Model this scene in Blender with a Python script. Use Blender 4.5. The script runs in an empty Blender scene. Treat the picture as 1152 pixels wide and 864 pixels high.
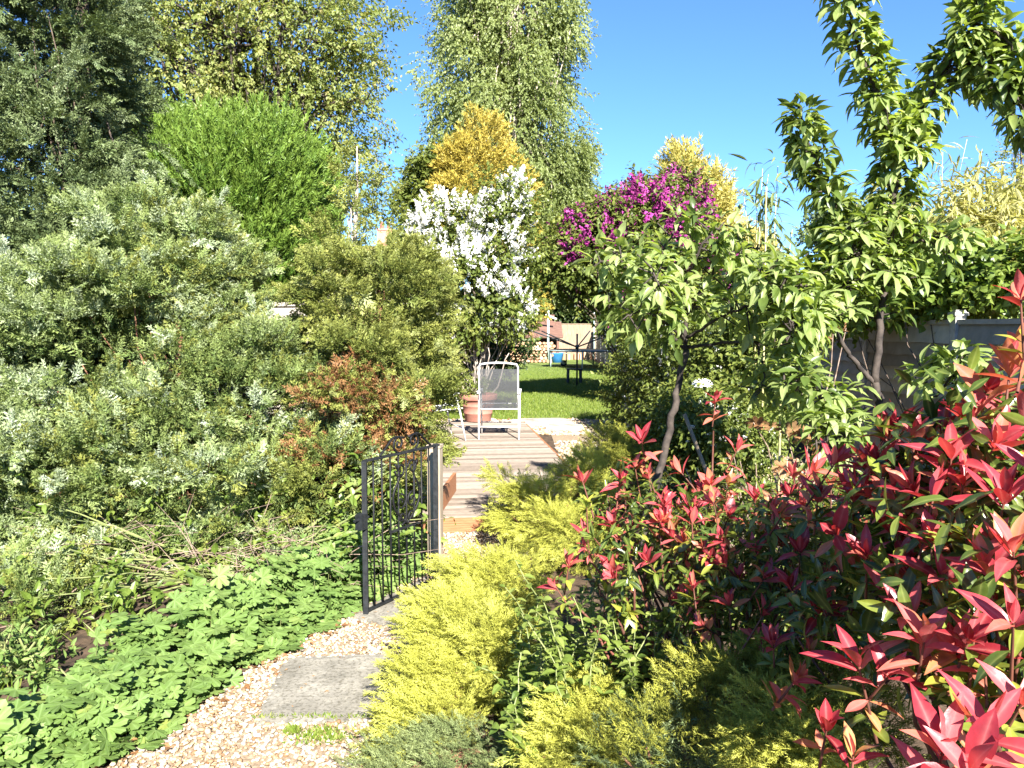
import bpy, math, random
import numpy as np
from mathutils import Vector, Matrix
R = math.radians
rng = np.random.default_rng(7)
random.seed(7)
C = bpy.context.scene.collection
sc = bpy.context.scene

# ------------------------------------------------------------------ camera, light, exposure
F, CX, CY, HC = 900.0, 576.0, 432.0, 1.66          # focal length and centre in photo pixels, eye height
PITCH = math.atan(65 / F)
cam = bpy.data.objects.new('camera', bpy.data.cameras.new('camera')); C.objects.link(cam)
cam.location = (0, 0, HC); cam.rotation_euler = (R(90) - PITCH, 0, 0)
cam.data.sensor_width = 36; cam.data.lens = 36 * F / 1152
cam.data.clip_start = 0.05; cam.data.clip_end = 2000
sc.camera = cam
SUN_A, SUN_E = R(14), R(33)                         # sun: behind the viewer, to the right
w = bpy.data.worlds.new('World'); sc.world = w; w.use_nodes = True
nt = w.node_tree; nt.nodes.clear()
sky = nt.nodes.new('ShaderNodeTexSky'); sky.sky_type = 'NISHITA'; sky.sun_disc = False
sky.sun_elevation = SUN_E; sky.sun_rotation = math.pi - SUN_A
sky.air_density = 0.8; sky.dust_density = 0.0; sky.ozone_density = 10.0; sky.altitude = 50
bg = nt.nodes.new('ShaderNodeBackground'); bg.inputs['Strength'].default_value = 0.066
wo = nt.nodes.new('ShaderNodeOutputWorld')
nt.links.new(sky.outputs[0], bg.inputs[0]); nt.links.new(bg.outputs[0], wo.inputs[0])
sl = bpy.data.lights.new('sun', 'SUN'); sl.energy = 5.0; sl.angle = R(0.55); sl.color = (1, 0.95, 0.87)
sun = bpy.data.objects.new('sun', sl); C.objects.link(sun)
sdir = Vector((math.sin(SUN_A) * math.cos(SUN_E), -math.cos(SUN_A) * math.cos(SUN_E), math.sin(SUN_E)))
sun.rotation_euler = sdir.to_track_quat('Z', 'Y').to_euler(); sun.location = (6, -10, 12)
vs = sc.view_settings; vs.view_transform = 'Standard'; vs.look = 'None'; vs.gamma = 1; vs.use_curve_mapping = False
vs.exposure = 2.2
sc.cycles.max_bounces = 6; sc.cycles.diffuse_bounces = 3; sc.cycles.glossy_bounces = 2
sc.cycles.transmission_bounces = 4; sc.cycles.transparent_max_bounces = 4
sc.cycles.caustics_reflective = False; sc.cycles.caustics_refractive = False

# ------------------------------------------------------------------ pixel -> place helpers
def ray(px, py):
    u, v = (px - CX) / F, (CY - py) / F
    c, s = math.cos(PITCH), math.sin(PITCH)
    return np.array([u, c + v * s, -s + v * c])
def P(px, py, d):
    r = ray(px, py); return np.array([0, 0, HC]) + r * (d / r[1])
def G(px, py, z=0.0):
    r = ray(px, py); t = (z - HC) / r[2]; return np.array([0, 0, HC]) + r * t

# ------------------------------------------------------------------ materials
def nodes(name):
    m = bpy.data.materials.new(name); m.use_nodes = True
    t = m.node_tree; return m, t, t.nodes['Principled BSDF'], t.nodes['Material Output']
def ramp(t, stops, fac):
    r = t.nodes.new('ShaderNodeValToRGB'); e = r.color_ramp.elements
    while len(e) < len(stops): e.new(0.5)
    for el, (p, c) in zip(e, stops): el.position = p; el.color = (*c, 1)
    t.links.new(fac, r.inputs[0]); return r.outputs[0]
def mixc(t, a, b, fac, mode='MIX'):
    n = t.nodes.new('ShaderNodeMix'); n.data_type = 'RGBA'; n.blend_type = mode
    for i, v in ((6, a), (7, b)):
        if hasattr(v, 'is_output'): t.links.new(v, n.inputs[i])
        else: n.inputs[i].default_value = (*v, 1)
    if hasattr(fac, 'is_output'): t.links.new(fac, n.inputs[0])
    else: n.inputs[0].default_value = fac
    return n.outputs[2]
def noise(t, scale, detail=4, rough=0.6, vec=None, stretch=None):
    n = t.nodes.new('ShaderNodeTexNoise'); n.inputs['Scale'].default_value = scale
    n.inputs['Detail'].default_value = detail; n.inputs['Roughness'].default_value = rough
    tc = t.nodes.new('ShaderNodeTexCoord'); src = tc.outputs['Object']
    if stretch:
        mp = t.nodes.new('ShaderNodeMapping'); mp.inputs['Scale'].default_value = stretch
        t.links.new(src, mp.inputs[0]); src = mp.outputs[0]
    t.links.new(src, n.inputs['Vector']); return n.outputs['Fac']
def bump(t, b, h, strength, dist=0.01):
    n = t.nodes.new('ShaderNodeBump'); n.inputs['Strength'].default_value = strength; n.inputs['Distance'].default_value = dist
    t.links.new(h, n.inputs['Height']); t.links.new(n.outputs[0], b.inputs['Normal'])
def leaf_mat(name, stops, tip=None, tipf=0.8, trans=0.3, rough=0.5, spec=0.3, tcol=(1.25, 1.2, 0.6), rib=None, mott=60):
    m, t, b, o = nodes(name)
    a = t.nodes.new('ShaderNodeAttribute'); a.attribute_name = 'rnd'
    col = ramp(t, stops, a.outputs['Fac'])
    if tip:
        a2 = t.nodes.new('ShaderNodeAttribute'); a2.attribute_name = 'tip'
        mr = t.nodes.new('ShaderNodeMath'); mr.operation = 'MULTIPLY'; mr.inputs[1].default_value = tipf
        t.links.new(a2.outputs['Fac'], mr.inputs[0])
        col = mixc(t, col, tip, mr.outputs[0])
    if rib:
        a3 = t.nodes.new('ShaderNodeAttribute'); a3.attribute_name = 'rib'
        pw = t.nodes.new('ShaderNodeMath'); pw.operation = 'POWER'; pw.inputs[1].default_value = 6; t.links.new(a3.outputs['Fac'], pw.inputs[0])
        sc_ = t.nodes.new('ShaderNodeMath'); sc_.operation = 'MULTIPLY'; sc_.inputs[1].default_value = rib[1]; t.links.new(pw.outputs[0], sc_.inputs[0])
        col = mixc(t, col, rib[0], sc_.outputs[0])
    n = noise(t, mott, 3)
    col = mixc(t, col, mixc(t, (0.62, 0.62, 0.62), (1.3, 1.3, 1.3), n), 1.0, 'MULTIPLY')
    t.links.new(col, b.inputs['Base Color']); b.inputs['Roughness'].default_value = rough
    b.inputs['Specular IOR Level'].default_value = spec
    bump(t, b, noise(t, mott * 1.5, 3), .25, .004)
    tr = t.nodes.new('ShaderNodeBsdfTranslucent'); t.links.new(mixc(t, col, tcol, 1.0, 'MULTIPLY'), tr.inputs[0])
    mx = t.nodes.new('ShaderNodeMixShader'); mx.inputs[0].default_value = trans
    t.links.new(b.outputs[0], mx.inputs[1]); t.links.new(tr.outputs[0], mx.inputs[2]); t.links.new(mx.outputs[0], o.inputs[0])
    return m
def surf(name, c1, c2, scale=8, rough=0.8, metal=0.0, stretch=None, bmp=0.3, dist=0.01, spec=0.3, lo=0.35, hi=0.65, detail=6):
    m, t, b, o = nodes(name)
    n = noise(t, scale, detail, stretch=stretch)
    t.links.new(ramp(t, [(lo, c1), (hi, c2)], n), b.inputs['Base Color'])
    b.inputs['Roughness'].default_value = rough; b.inputs['Metallic'].default_value = metal
    b.inputs['Specular IOR Level'].default_value = spec
    if bmp: bump(t, b, n, bmp, dist)
    return m

# ------------------------------------------------------------------ mesh accumulator
def nrmz(v):
    v = np.asarray(v, float); return v / np.maximum(np.linalg.norm(v, axis=-1, keepdims=True), 1e-9)
class Acc:
    def __init__(s): s.v, s.t, s.q, s.rnd, s.tip, s.rib, s.n = [], [], [], [], [], [], 0
    def add(s, V, T=None, Q=None, rnd=0.5, tip=0.0, rib=0.0):
        V = np.asarray(V, float).reshape(-1, 3); n = len(V)
        s.v.append(V)
        if T is not None and len(T): s.t.append(np.asarray(T, np.int64).reshape(-1, 3) + s.n)
        if Q is not None and len(Q): s.q.append(np.asarray(Q, np.int64).reshape(-1, 4) + s.n)
        s.rnd.append(np.broadcast_to(np.asarray(rnd, float), (n,))); s.tip.append(np.broadcast_to(np.asarray(tip, float), (n,))); s.rib.append(np.broadcast_to(np.asarray(rib, float), (n,)))
        s.n += n
    def build(s, name, mat, parent=None, smooth=False):
        me = bpy.data.meshes.new(name)
        V = np.concatenate(s.v)
        off = np.array(parent_origin(parent)) if parent else np.zeros(3)
        V = V - off
        T = np.concatenate(s.t) if s.t else np.zeros((0, 3), np.int64)
        Q = np.concatenate(s.q) if s.q else np.zeros((0, 4), np.int64)
        me.vertices.add(len(V)); me.vertices.foreach_set('co', V.astype(np.float32).ravel())
        nl = T.size + Q.size; me.loops.add(nl)
        me.loops.foreach_set('vertex_index', np.concatenate([T.ravel(), Q.ravel()]).astype(np.int32))
        nf = len(T) + len(Q); me.polygons.add(nf)
        st = np.concatenate([np.arange(len(T)) * 3, T.size + np.arange(len(Q)) * 4]).astype(np.int32)
        me.polygons.foreach_set('loop_start', st)
        if smooth: me.polygons.foreach_set('use_smooth', np.ones(nf, bool))
        else: me.polygons.foreach_set('use_smooth', np.zeros(nf, bool))
        for nm, arr in (('rnd', s.rnd), ('tip', s.tip), ('rib', s.rib)):
            at = me.attributes.new(nm, 'FLOAT', 'POINT'); at.data.foreach_set('value', np.concatenate(arr).astype(np.float32))
        me.update(calc_edges=True); me.materials.append(mat)
        o = bpy.data.objects.new(name, me); C.objects.link(o)
        if parent: o.parent = parent
        return o
def parent_origin(p):
    o = np.zeros(3)
    while p: o += np.array(p.location); p = p.parent
    return o
def thing(name, label, cat, loc=(0, 0, 0), group=None):
    o = bpy.data.objects.new(name, None); o.empty_display_size = 0.1; C.objects.link(o)
    o.location = tuple(loc); return tag(o, label, cat, group)
def tag(o, label=None, cat=None, group=None, kind=None):
    if label: o['label'] = label
    if cat: o['category'] = cat
    if group: o['group'] = group
    if kind: o['kind'] = kind
    return o
def copy_tree(o, parent=None):
    c = o.copy(); C.objects.link(c)
    if parent: c.parent = parent
    for ch in list(o.children): copy_tree(ch, c)
    return c

# shapes
def box(a, c, size, M=None, rnd=0.5, bev=0.0):
    sx, sy, sz = np.array(size) / 2
    V = np.array([[x * sx, y * sy, z * sz] for x in (-1, 1) for y in (-1, 1) for z in (-1, 1)])
    if M is not None: V = V @ np.asarray(M).T
    Q = [[0, 1, 3, 2], [4, 6, 7, 5], [0, 4, 5, 1], [2, 3, 7, 6], [0, 2, 6, 4], [1, 5, 7, 3]]
    a.add(V + np.array(c), Q=Q, rnd=rnd)
def bar(a, p, q, wd, th=None, rnd=0.5, up=(0, 0, 1)):
    p, q = np.array(p, float), np.array(q, float); d = q - p; L = np.linalg.norm(d); y = d / L
    x = np.cross(y, up); x = nrmz(x) if np.linalg.norm(x) > 1e-4 else np.array([1., 0, 0]); z = np.cross(x, y)
    box(a, (p + q) / 2, (wd, L, th or wd), np.stack([x, y, z], 1), rnd)
def rotz(a): return np.array([[math.cos(a), -math.sin(a), 0], [math.sin(a), math.cos(a), 0], [0, 0, 1]])
def tube(a, pts, rad, n=6, rnd=0.5, cap=True):
    pts = np.asarray(pts, float); m = len(pts); rad = np.broadcast_to(rad, (m,))
    tg = nrmz(np.gradient(pts, axis=0)); u = np.cross(tg[0], (0.3, 0.9, 0.31)); u = nrmz(u); U = []
    for i in range(m):
        u = nrmz(u - tg[i] * np.dot(u, tg[i])); U.append(u)
    U = np.array(U); Vv = np.cross(tg, U)
    an = np.arange(n) / n * 2 * math.pi
    ring = pts[:, None] + rad[:, None, None] * (np.cos(an)[None, :, None] * U[:, None] + np.sin(an)[None, :, None] * Vv[:, None])
    i = np.arange(m - 1)[:, None] * n; j = np.arange(n)[None]; k = (j + 1) % n
    Q = np.stack([i + j, i + k, i + n + k, i + n + j], -1).reshape(-1, 4)
    V = ring.reshape(-1, 3); T = []
    if cap:
        V = np.concatenate([V, pts[[0, -1]]]); b = m * n
        T = [[b, (x + 1) % n, x] for x in range(n)] + [[b + 1, (m - 1) * n + x, (m - 1) * n + (x + 1) % n] for x in range(n)]
    a.add(V, T, Q, rnd)
def bez(p0, p1, p2, n=8):
    t = np.linspace(0, 1, n)[:, None]; p0, p1, p2 = map(np.asarray, (p0, p1, p2))
    return (1 - t) ** 2 * p0 + 2 * t * (1 - t) * p1 + t * t * p2
def wob(pts, amp):
    pts = np.array(pts, float); n = rng.normal(0, amp, pts.shape); n[0] = 0; n[-1] *= .5; return pts + n
def smoothline(pts, n=6):
    pts = np.asarray(pts, float); out = []; p = np.vstack([2 * pts[0] - pts[1], pts, 2 * pts[-1] - pts[-2]])
    for i in range(1, len(p) - 2):
        for t in np.linspace(0, 1, n, endpoint=False):
            out.append(0.5 * (2 * p[i] + (p[i + 1] - p[i - 1]) * t + (2 * p[i - 1] - 5 * p[i] + 4 * p[i + 1] - p[i + 2]) * t * t + (3 * p[i] - p[i - 1] - 3 * p[i + 1] + p[i + 2]) * t ** 3))
    out.append(pts[-1]); return np.array(out)
def lathe(a, prof, c, n=32, rnd=0.5):
    prof = np.asarray(prof, float); an = np.arange(n) / n * 2 * math.pi
    V = np.stack([prof[:, 0:1] * np.cos(an), prof[:, 0:1] * np.sin(an), np.repeat(prof[:, 1:2], n, 1)], -1).reshape(-1, 3) + np.array(c)
    i = np.arange(len(prof) - 1)[:, None] * n; j = np.arange(n)[None]; k = (j + 1) % n
    a.add(V, Q=np.stack([i + j, i + k, i + n + k, i + n + j], -1).reshape(-1, 4), rnd=rnd)
def sheet(a, poly, z, rnd=0.5):
    poly = np.asarray(poly, float)[:, :2]; n = len(poly); c = poly.mean(0)
    V = np.concatenate([np.c_[poly, np.full(n, z)], [[*c, z]]])
    a.add(V, [[n, i, (i + 1) % n] for i in range(n)], rnd=rnd)

# ------------------------------------------------------------------ leaf templates: (V, T, Q, tip)
def leafT(wd=0.25, fold=0.3, curl=0.25, n=4, pw=0.85, wave=0.0):
    V = [[0, 0, 0]]; tip = [0]; rib = [1]
    for i in range(1, n):
        y = i / n; pr = wd * math.sin(math.pi * y ** pw); z = -curl * y * y
        wv = wave * math.sin(i * 2.1)
        V += [[-pr, y, z + fold * pr + wv], [0, y, z], [pr, y, z + fold * pr - wv]]; tip += [y] * 3; rib += [0, 1, 0]
    V.append([0, 1, -curl]); rib.append(.6); tip.append(1); T = [[0, 2, 1], [0, 3, 2]]; Q = []
    for i in range(n - 2):
        b = 1 + 3 * i; Q += [[b, b + 1, b + 4, b + 3], [b + 1, b + 2, b + 5, b + 4]]
    b = 1 + 3 * (n - 2); e = len(V) - 1; T += [[b, b + 1, e], [b + 1, b + 2, e]]
    return np.array(V), np.array(T), np.array(Q).reshape(-1, 4), np.array(tip, float), np.array(rib, float)
def diamondT(wd=0.3, fold=0.1):
    return np.array([[0, 0, 0], [wd, .45, fold], [0, 1, 0], [-wd, .45, fold]]), np.zeros((0, 3), int), np.array([[0, 1, 2, 3]]), np.array([0, .5, 1, .5])
def sprayT(nshoot=16, nb=5, bl=0.14, bw=0.03, flat=0.5, side=0.34, seed=0, ang=0.9, coh=0.0):
    """a unit-long branchlet whose side shoots carry narrow blades; z is its flat normal"""
    g = np.random.default_rng(seed); V, T, tip = [], [], []
    def blade(p, d, L, wv, t0, t1):
        d = nrmz(d); s = nrmz(np.cross(d, g.normal(0, 1, 3) * (1 - coh) + np.array([0, 0, coh * 1.6]))) * wv; b = len(V)
        V.extend([p - s * .5, p + s * .5, p + d * L]); tip.extend([t0, t0, t1]); T.append([b, b + 1, b + 2])
    for i in range(nshoot):
        y = (i + .6) / nshoot; s = 1 if i % 2 else -1
        L = side * (1.15 - y) * g.uniform(.7, 1.2)
        d = nrmz(np.array([s * math.sin(ang), math.cos(ang), g.normal(0, flat)]))
        p0 = np.array([0, y * .95, g.normal(0, .01)])
        for k in range(nb):
            f = (k + .7) / nb
            p = p0 + d * L * f
            dd = d * 0.9 + np.array([0, .35, 0]) + g.normal(0, .55, 3) * np.array([1, 1, .4 + flat])
            blade(p, dd, bl * g.uniform(.7, 1.2), bw, y * .6 + f * .2, min(1, y * .6 + f * .4 + .1))
        blade(p0 - [0, .06, 0], np.array([0, 1, 0]) + g.normal(0, .3, 3), bl, bw, y * .7, y)
    blade(np.array([0, .93, 0]), np.array([0, 1., 0]), bl * 1.1, bw, .9, 1)
    return np.array(V), np.array(T), np.zeros((0, 4), int), np.array(tip, float)
def palmT(nl=7, depth=0.55):
    """geranium leaf: rounded lobes round the stalk, each lobe notched"""
    V = [[0, 0, 0]]; tip = [0]; rib = [1]
    an0, an1 = -2.6, 2.6; m = nl * 6; rr = []
    for i in range(m + 1):
        f = i / m * nl; k = f - math.floor(f) if i < m else 1.0
        th = an0 + (an1 - an0) * i / m
        lob = 1 - abs(2 * k - 1) ** 1.6
        r = 0.5 * ((1 - depth) + depth * lob ** 0.6) * (0.88 + 0.12 * math.cos(th)) + (0.025 if i % 2 else 0)
        V.append([math.sin(th) * r, math.cos(th) * r, -0.35 * r * r + 0.05 * lob + 0.03 * math.sin(3 * th)]); tip.append(r * 2); rib.append(max(0, lob) ** 3)
    T = [[0, i + 1, i] for i in range(1, m + 1)]
    return np.array(V), np.array(T), np.zeros((0, 4), int), np.array(tip, float), np.array(rib, float)
def panicleT(n=44, seed=3):
    g = np.random.default_rng(seed); V, Q, tip = [], [], []
    for i in range(n):
        y = g.uniform(0, 1); th = g.uniform(0, 6.28); r = .34 * (1 - y * .75) * math.sqrt(g.uniform(.4, 1))
        c = np.array([math.cos(th) * r, y, math.sin(th) * r]); nn = nrmz(np.array([math.cos(th), .4, math.sin(th)]) + g.normal(0, .3, 3))
        u = nrmz(np.cross(nn, g.normal(0, 1, 3))) * .085; v = np.cross(nn, u); b = len(V)
        V += [c + u, c + v * .9, c - u, c - v * .9]; tip += [y] * 4; Q.append([b, b + 1, b + 2, b + 3])
    return np.array(V), np.zeros((0, 3), int), np.array(Q), np.array(tip, float)

def place(a, tm, pos, dr, nm, size, rnd):
    V, T, Q, tip = tm[:4]; N = len(pos)
    if N == 0: return
    Y = nrmz(dr); Z = nm - Y * (nm * Y).sum(1, keepdims=True); Z = nrmz(Z + 1e-6); X = np.cross(Y, Z)
    size = np.asarray(size, float)
    S = size[:, None] * np.ones((1, 3)) if size.ndim == 1 else size
    W = (V[None, :, 0:1] * (X * S[:, 0:1])[:, None] + V[None, :, 1:2] * (Y * S[:, 1:2])[:, None] + V[None, :, 2:3] * (Z * S[:, 2:3])[:, None]) + pos[:, None]
    o = (np.arange(N) * len(V))[:, None, None]
    a.add(W.reshape(-1, 3), (T[None] + o).reshape(-1, 3) if len(T) else None, (Q[None] + o).reshape(-1, 4) if len(Q) else None,
          np.repeat(rnd, len(V)), np.tile(tip, N), np.tile(tm[4], N) if len(tm) > 4 else 0.0)
def rv(n, s=1.0): return rng.normal(0, s, (n, 3))
UP = np.array([0, 0, 1.0])

def vnoise(p, s, seed=0):
    q = p / s + seed * 17.3; i = np.floor(q).astype(np.int64); f = q - i; f = f * f * (3 - 2 * f); r = 0
    for dx in (0, 1):
        for dy in (0, 1):
            for dz in (0, 1):
                h = ((i[:, 0] + dx) * 73856093) ^ ((i[:, 1] + dy) * 19349663) ^ ((i[:, 2] + dz) * 83492791)
                h = ((h ^ (h >> 13)) * 1274126177) & 0xffffff
                r = r + (h / 0xffffff) * (f[:, 0] if dx else 1 - f[:, 0]) * (f[:, 1] if dy else 1 - f[:, 1]) * (f[:, 2] if dz else 1 - f[:, 2])
    return r
# crowns: ellipsoids -> clumps on their surface -> twigs in the clump
def blob(px, py, d, rx, ry, rd=None):
    s = d / F; return (P(px, py, d), np.array([rx * s, rd if rd else rx * s, ry * s]))
def in_blobs(p, blobs, k=1.0):
    m = np.zeros(len(p), bool)
    for c, r in blobs: m |= (((p - c) / (r * k)) ** 2).sum(1) < 1
    return m
def surf_pts(blobs, n, lo=0.75, hi=1.0, keep_inner=False):
    w = np.array([(r[0] * r[1] + r[0] * r[2] + r[1] * r[2]) for c, r in blobs]); w /= w.sum()
    k = rng.choice(len(blobs), n * 3, p=w)
    c = np.array([b[0] for b in blobs])[k]; r = np.array([b[1] for b in blobs])[k]
    u = nrmz(rv(n * 3)); f = rng.uniform(lo, hi, (n * 3, 1))
    p = c + u * r * f; nn = nrmz(u / r)
    ok = np.ones(len(p), bool)
    if not keep_inner: ok &= ~in_blobs(p, blobs, lo * .93)
    ok &= p[:, 2] > 0.03
    p, nn = p[ok][:n], nn[ok][:n]; return p, nn
GAP = [0.0, .5]
def clumps(blobs, nc, cr, per, lo=.7, hi=1.0, squash=.7, fill=.15, cmin=None):
    """twig points: nc clumps near the crown's surface, plus a thin filling of the inside"""
    c, n = surf_pts(blobs, nc, lo, hi)
    if GAP[0]:
        k_ = vnoise(c, GAP[1]) > GAP[0]; c, n = c[k_], n[k_]
    if cmin:                                           # spread the clump centres
        keep = []
        for i in range(len(c)):
            if all(((c[i] - c[j]) ** 2).sum() > cmin * cmin for j in keep): keep.append(i)
        c, n = c[keep], n[keep]
    sz = cr * rng.uniform(.6, 1.3, len(c))
    idx = np.repeat(np.arange(len(c)), np.maximum((per * (sz / cr) ** 2).astype(int), 2))
    u = nrmz(rv(len(idx)) + n[idx] * .5); f = rng.uniform(.35, 1, (len(idx), 1)) ** .6
    p = c[idx] + u * f * sz[idx][:, None] * np.array([1, 1, squash])
    tone = rng.uniform(0, 1, len(c))[idx]
    dr = nrmz(u * .8 + n[idx] * .7)
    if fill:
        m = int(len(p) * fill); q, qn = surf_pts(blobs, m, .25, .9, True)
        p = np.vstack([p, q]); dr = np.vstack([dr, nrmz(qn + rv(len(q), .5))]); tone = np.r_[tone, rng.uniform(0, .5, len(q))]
    ok = p[:, 2] > 0.02
    return p[ok], dr[ok], tone[ok], c, n
def twig_leaves(p, d, L, k, alpha=1.0, droop=0.2, upn=.8, jit=.3):
    N = len(p); t = (np.arange(k) + .6) / k
    pos = (p[:, None] + d[:, None] * (np.asarray(L).reshape(-1, 1, 1) * t[None, :, None])).reshape(-1, 3)
    dd = np.repeat(d, k, 0)
    u = nrmz(np.cross(dd, nrmz(rv(N))[np.repeat(np.arange(N), k)])); v = np.cross(dd, u)
    an = np.tile(np.arange(k) * 2.4, N) + rng.normal(0, .4, N * k)
    perp = u * np.cos(an)[:, None] + v * np.sin(an)[:, None]
    dr = nrmz(dd * math.cos(alpha) + perp * math.sin(alpha) + rv(N * k, jit * .5) - UP * droop)
    nm = nrmz(dd * .5 + UP * upn + rv(N * k, jit))
    return pos, dr, nm
def limbs(a, base, top, targets, r0, r1=0.006, lean=0.0, n=7, reach=1.0, thick=.38, start=(.25, .95), trunk=True, sides=6):
    base, top = np.array(base, float), np.array(top, float)
    if trunk:
        tp = wob(bez(base, (base + top) / 2 + [lean, 0, 0], top, 10), r0 * .25)
        tube(a, tp, np.linspace(r0, r0 * .22, 10), 8)
    else: tp = bez(base, (base + top) / 2, top, 10)
    for q in targets:
        q = np.asarray(tp[len(tp) // 2]) * (1 - reach) + q * reach
        f = rng.uniform(*start) if trunk else rng.uniform(0, .3)
        s = tp[min(9, int(f * 9))]
        mid = s * .45 + q * .55 + np.array([0, 0, -.12 if q[2] > s[2] else .12]) * np.linalg.norm(q - s)
        tube(a, wob(bez(s, mid, q, n), .02 * np.linalg.norm(q - s)), np.linspace(r0 * thick * (1.05 - f * .6), r1, n), sides, rnd=rng.uniform())

LEAF = leafT(.24, .35, .28, 4); LEAF_S = leafT(.3, .3, .2, 2); DIA = diamondT(.3, .08); DIA_L = diamondT(.16, .05)

# ================================================================== SETTING
M = {}
M['soil'] = surf('soil', (.028, .018, .011), (.10, .066, .04), 9, .95, bmp=.8, dist=.03)
M['grit'] = surf('grit', (.16, .11, .065), (.32, .25, .17), 60, .95, bmp=.6, dist=.006)
m, t, b, o = nodes('lawn_green')
c1 = ramp(t, [(.3, (.075, .12, .014)), (.55, (.12, .175, .022)), (.75, (.18, .215, .04))], noise(t, 1.3, 6, .7))
c2 = ramp(t, [(.3, (.7, .7, .7)), (.7, (1.25, 1.25, 1.2))], noise(t, 45, 5, .7))
t.links.new(mixc(t, c1, c2, 1.0, 'MULTIPLY'), b.inputs['Base Color']); b.inputs['Roughness'].default_value = .9
bump(t, b, noise(t, 70, 3), .8, .03); M['lawn'] = m
m, t, b, o = nodes('weathered_concrete')
c1 = ramp(t, [(.3, (.10, .092, .07)), (.5, (.20, .184, .148)), (.68, (.29, .27, .22))], noise(t, 5, 8, .75))
c2 = ramp(t, [(.38, (.45, .43, .38)), (.5, (1, 1, 1))], noise(t, 55, 3, .6))
t.links.new(mixc(t, c1, c2, .75, 'MULTIPLY'), b.inputs['Base Color']); b.inputs['Roughness'].default_value = .92
bump(t, b, noise(t, 90, 5), .5, .004); M['slab'] = m
M['pebble'] = leaf_mat('pebble_stone', [(0, (.18, .10, .05)), (.22, (.31, .215, .125)), (.45, (.40, .315, .215)), (.7, (.47, .40, .31)), (.88, (.23, .195, .165)), (1, (.56, .52, .45))], trans=0, rough=.75, spec=.25)
M['grass'] = leaf_mat('grass_blade', [(0, (.08, .13, .014)), (.5, (.14, .20, .025)), (1, (.22, .25, .06))], trans=.3, rough=.5)

a = Acc(); V = np.array([[-600, -600, 0], [600, -600, 0], [600, 600, 0], [-600, 600, 0.]]); a.add(V, Q=[[0, 1, 2, 3]])
tag(a.build('ground', M['soil']), kind='structure')
# gravel path running up to the deck, and a gravelled bed to the right further back
PATH = [G(-60, 990)[:2], G(60, 900)[:2], G(175, 835)[:2], G(285, 752)[:2], G(400, 690)[:2], G(470, 640)[:2], (-.62, 6.5), (.35, 6.7), (.1, 5.2), (-.15, 4.2), (-.2, 3.3), (-.35, 2.3), (-.5, 1.5), (-1.6, 1.5)]
a = Acc(); sheet(a, PATH, .004); tag(a.build('path', M['grit']), kind='structure')
BED = [(.45, 8.6), (3.6, 8.6), (3.6, 10.4), (.9, 10.4), (.9, 13.9), (-2.4, 13.9), (-2.4, 12.95), (.55, 12.95)]
a = Acc()
for (x0, y0, x1, y1) in ((.6, 8.4, 3.6, 12.9), (-3, 12.7, 1.8, 14.1)):
    b0 = a.n; a.add([[x0, y0, .005], [x1, y0, .005], [x1, y1, .005], [x0, y1, .005]], Q=[[0, 1, 2, 3]])
tag(a.build('gravel_bed', M['grit']), kind='structure')
a = Acc(); LAWN = [(-7.5, 14.4), (-3, 14.1), (1.2, 14.0), (2.6, 14.6), (3.2, 18), (3.6, 26), (4.0, 39.8), (-7.8, 39.8)]
sheet(a, LAWN, .010); tag(a.build('lawn', M['lawn']), kind='structure')

def in_poly(x, y, poly):
    poly = np.asarray(poly, float)[:, :2]; m = np.zeros(len(x), bool); j = len(poly) - 1
    for i in range(len(poly)):
        xi, yi = poly[i]; xj, yj = poly[j]
        m ^= ((yi > y) != (yj > y)) & (x < (xj - xi) * (y - yi) / (yj - yi + 1e-12) + xi); j = i
    return m
def ico():
    ph = (1 + 5 ** .5) / 2
    V = nrmz(np.array([[-1, ph, 0], [1, ph, 0], [-1, -ph, 0], [1, -ph, 0], [0, -1, ph], [0, 1, ph], [0, -1, -ph], [0, 1, -ph], [ph, 0, -1], [ph, 0, 1], [-ph, 0, -1], [-ph, 0, 1]]))
    T = np.array([[0, 11, 5], [0, 5, 1], [0, 1, 7], [0, 7, 10], [0, 10, 11], [1, 5, 9], [5, 11, 4], [11, 10, 2], [10, 7, 6], [7, 1, 8], [3, 9, 4], [3, 4, 2], [3, 2, 6], [3, 6, 8], [3, 8, 9], [4, 9, 5], [2, 4, 11], [6, 2, 10], [8, 6, 7], [9, 8, 1]])
    return V, T
IV, IT = ico()
SLABS = [(np.array([-.79, 3.57]), R(5), .62, .68), (np.array([-.60, 4.66]), R(-30), .44, .74)]
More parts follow.
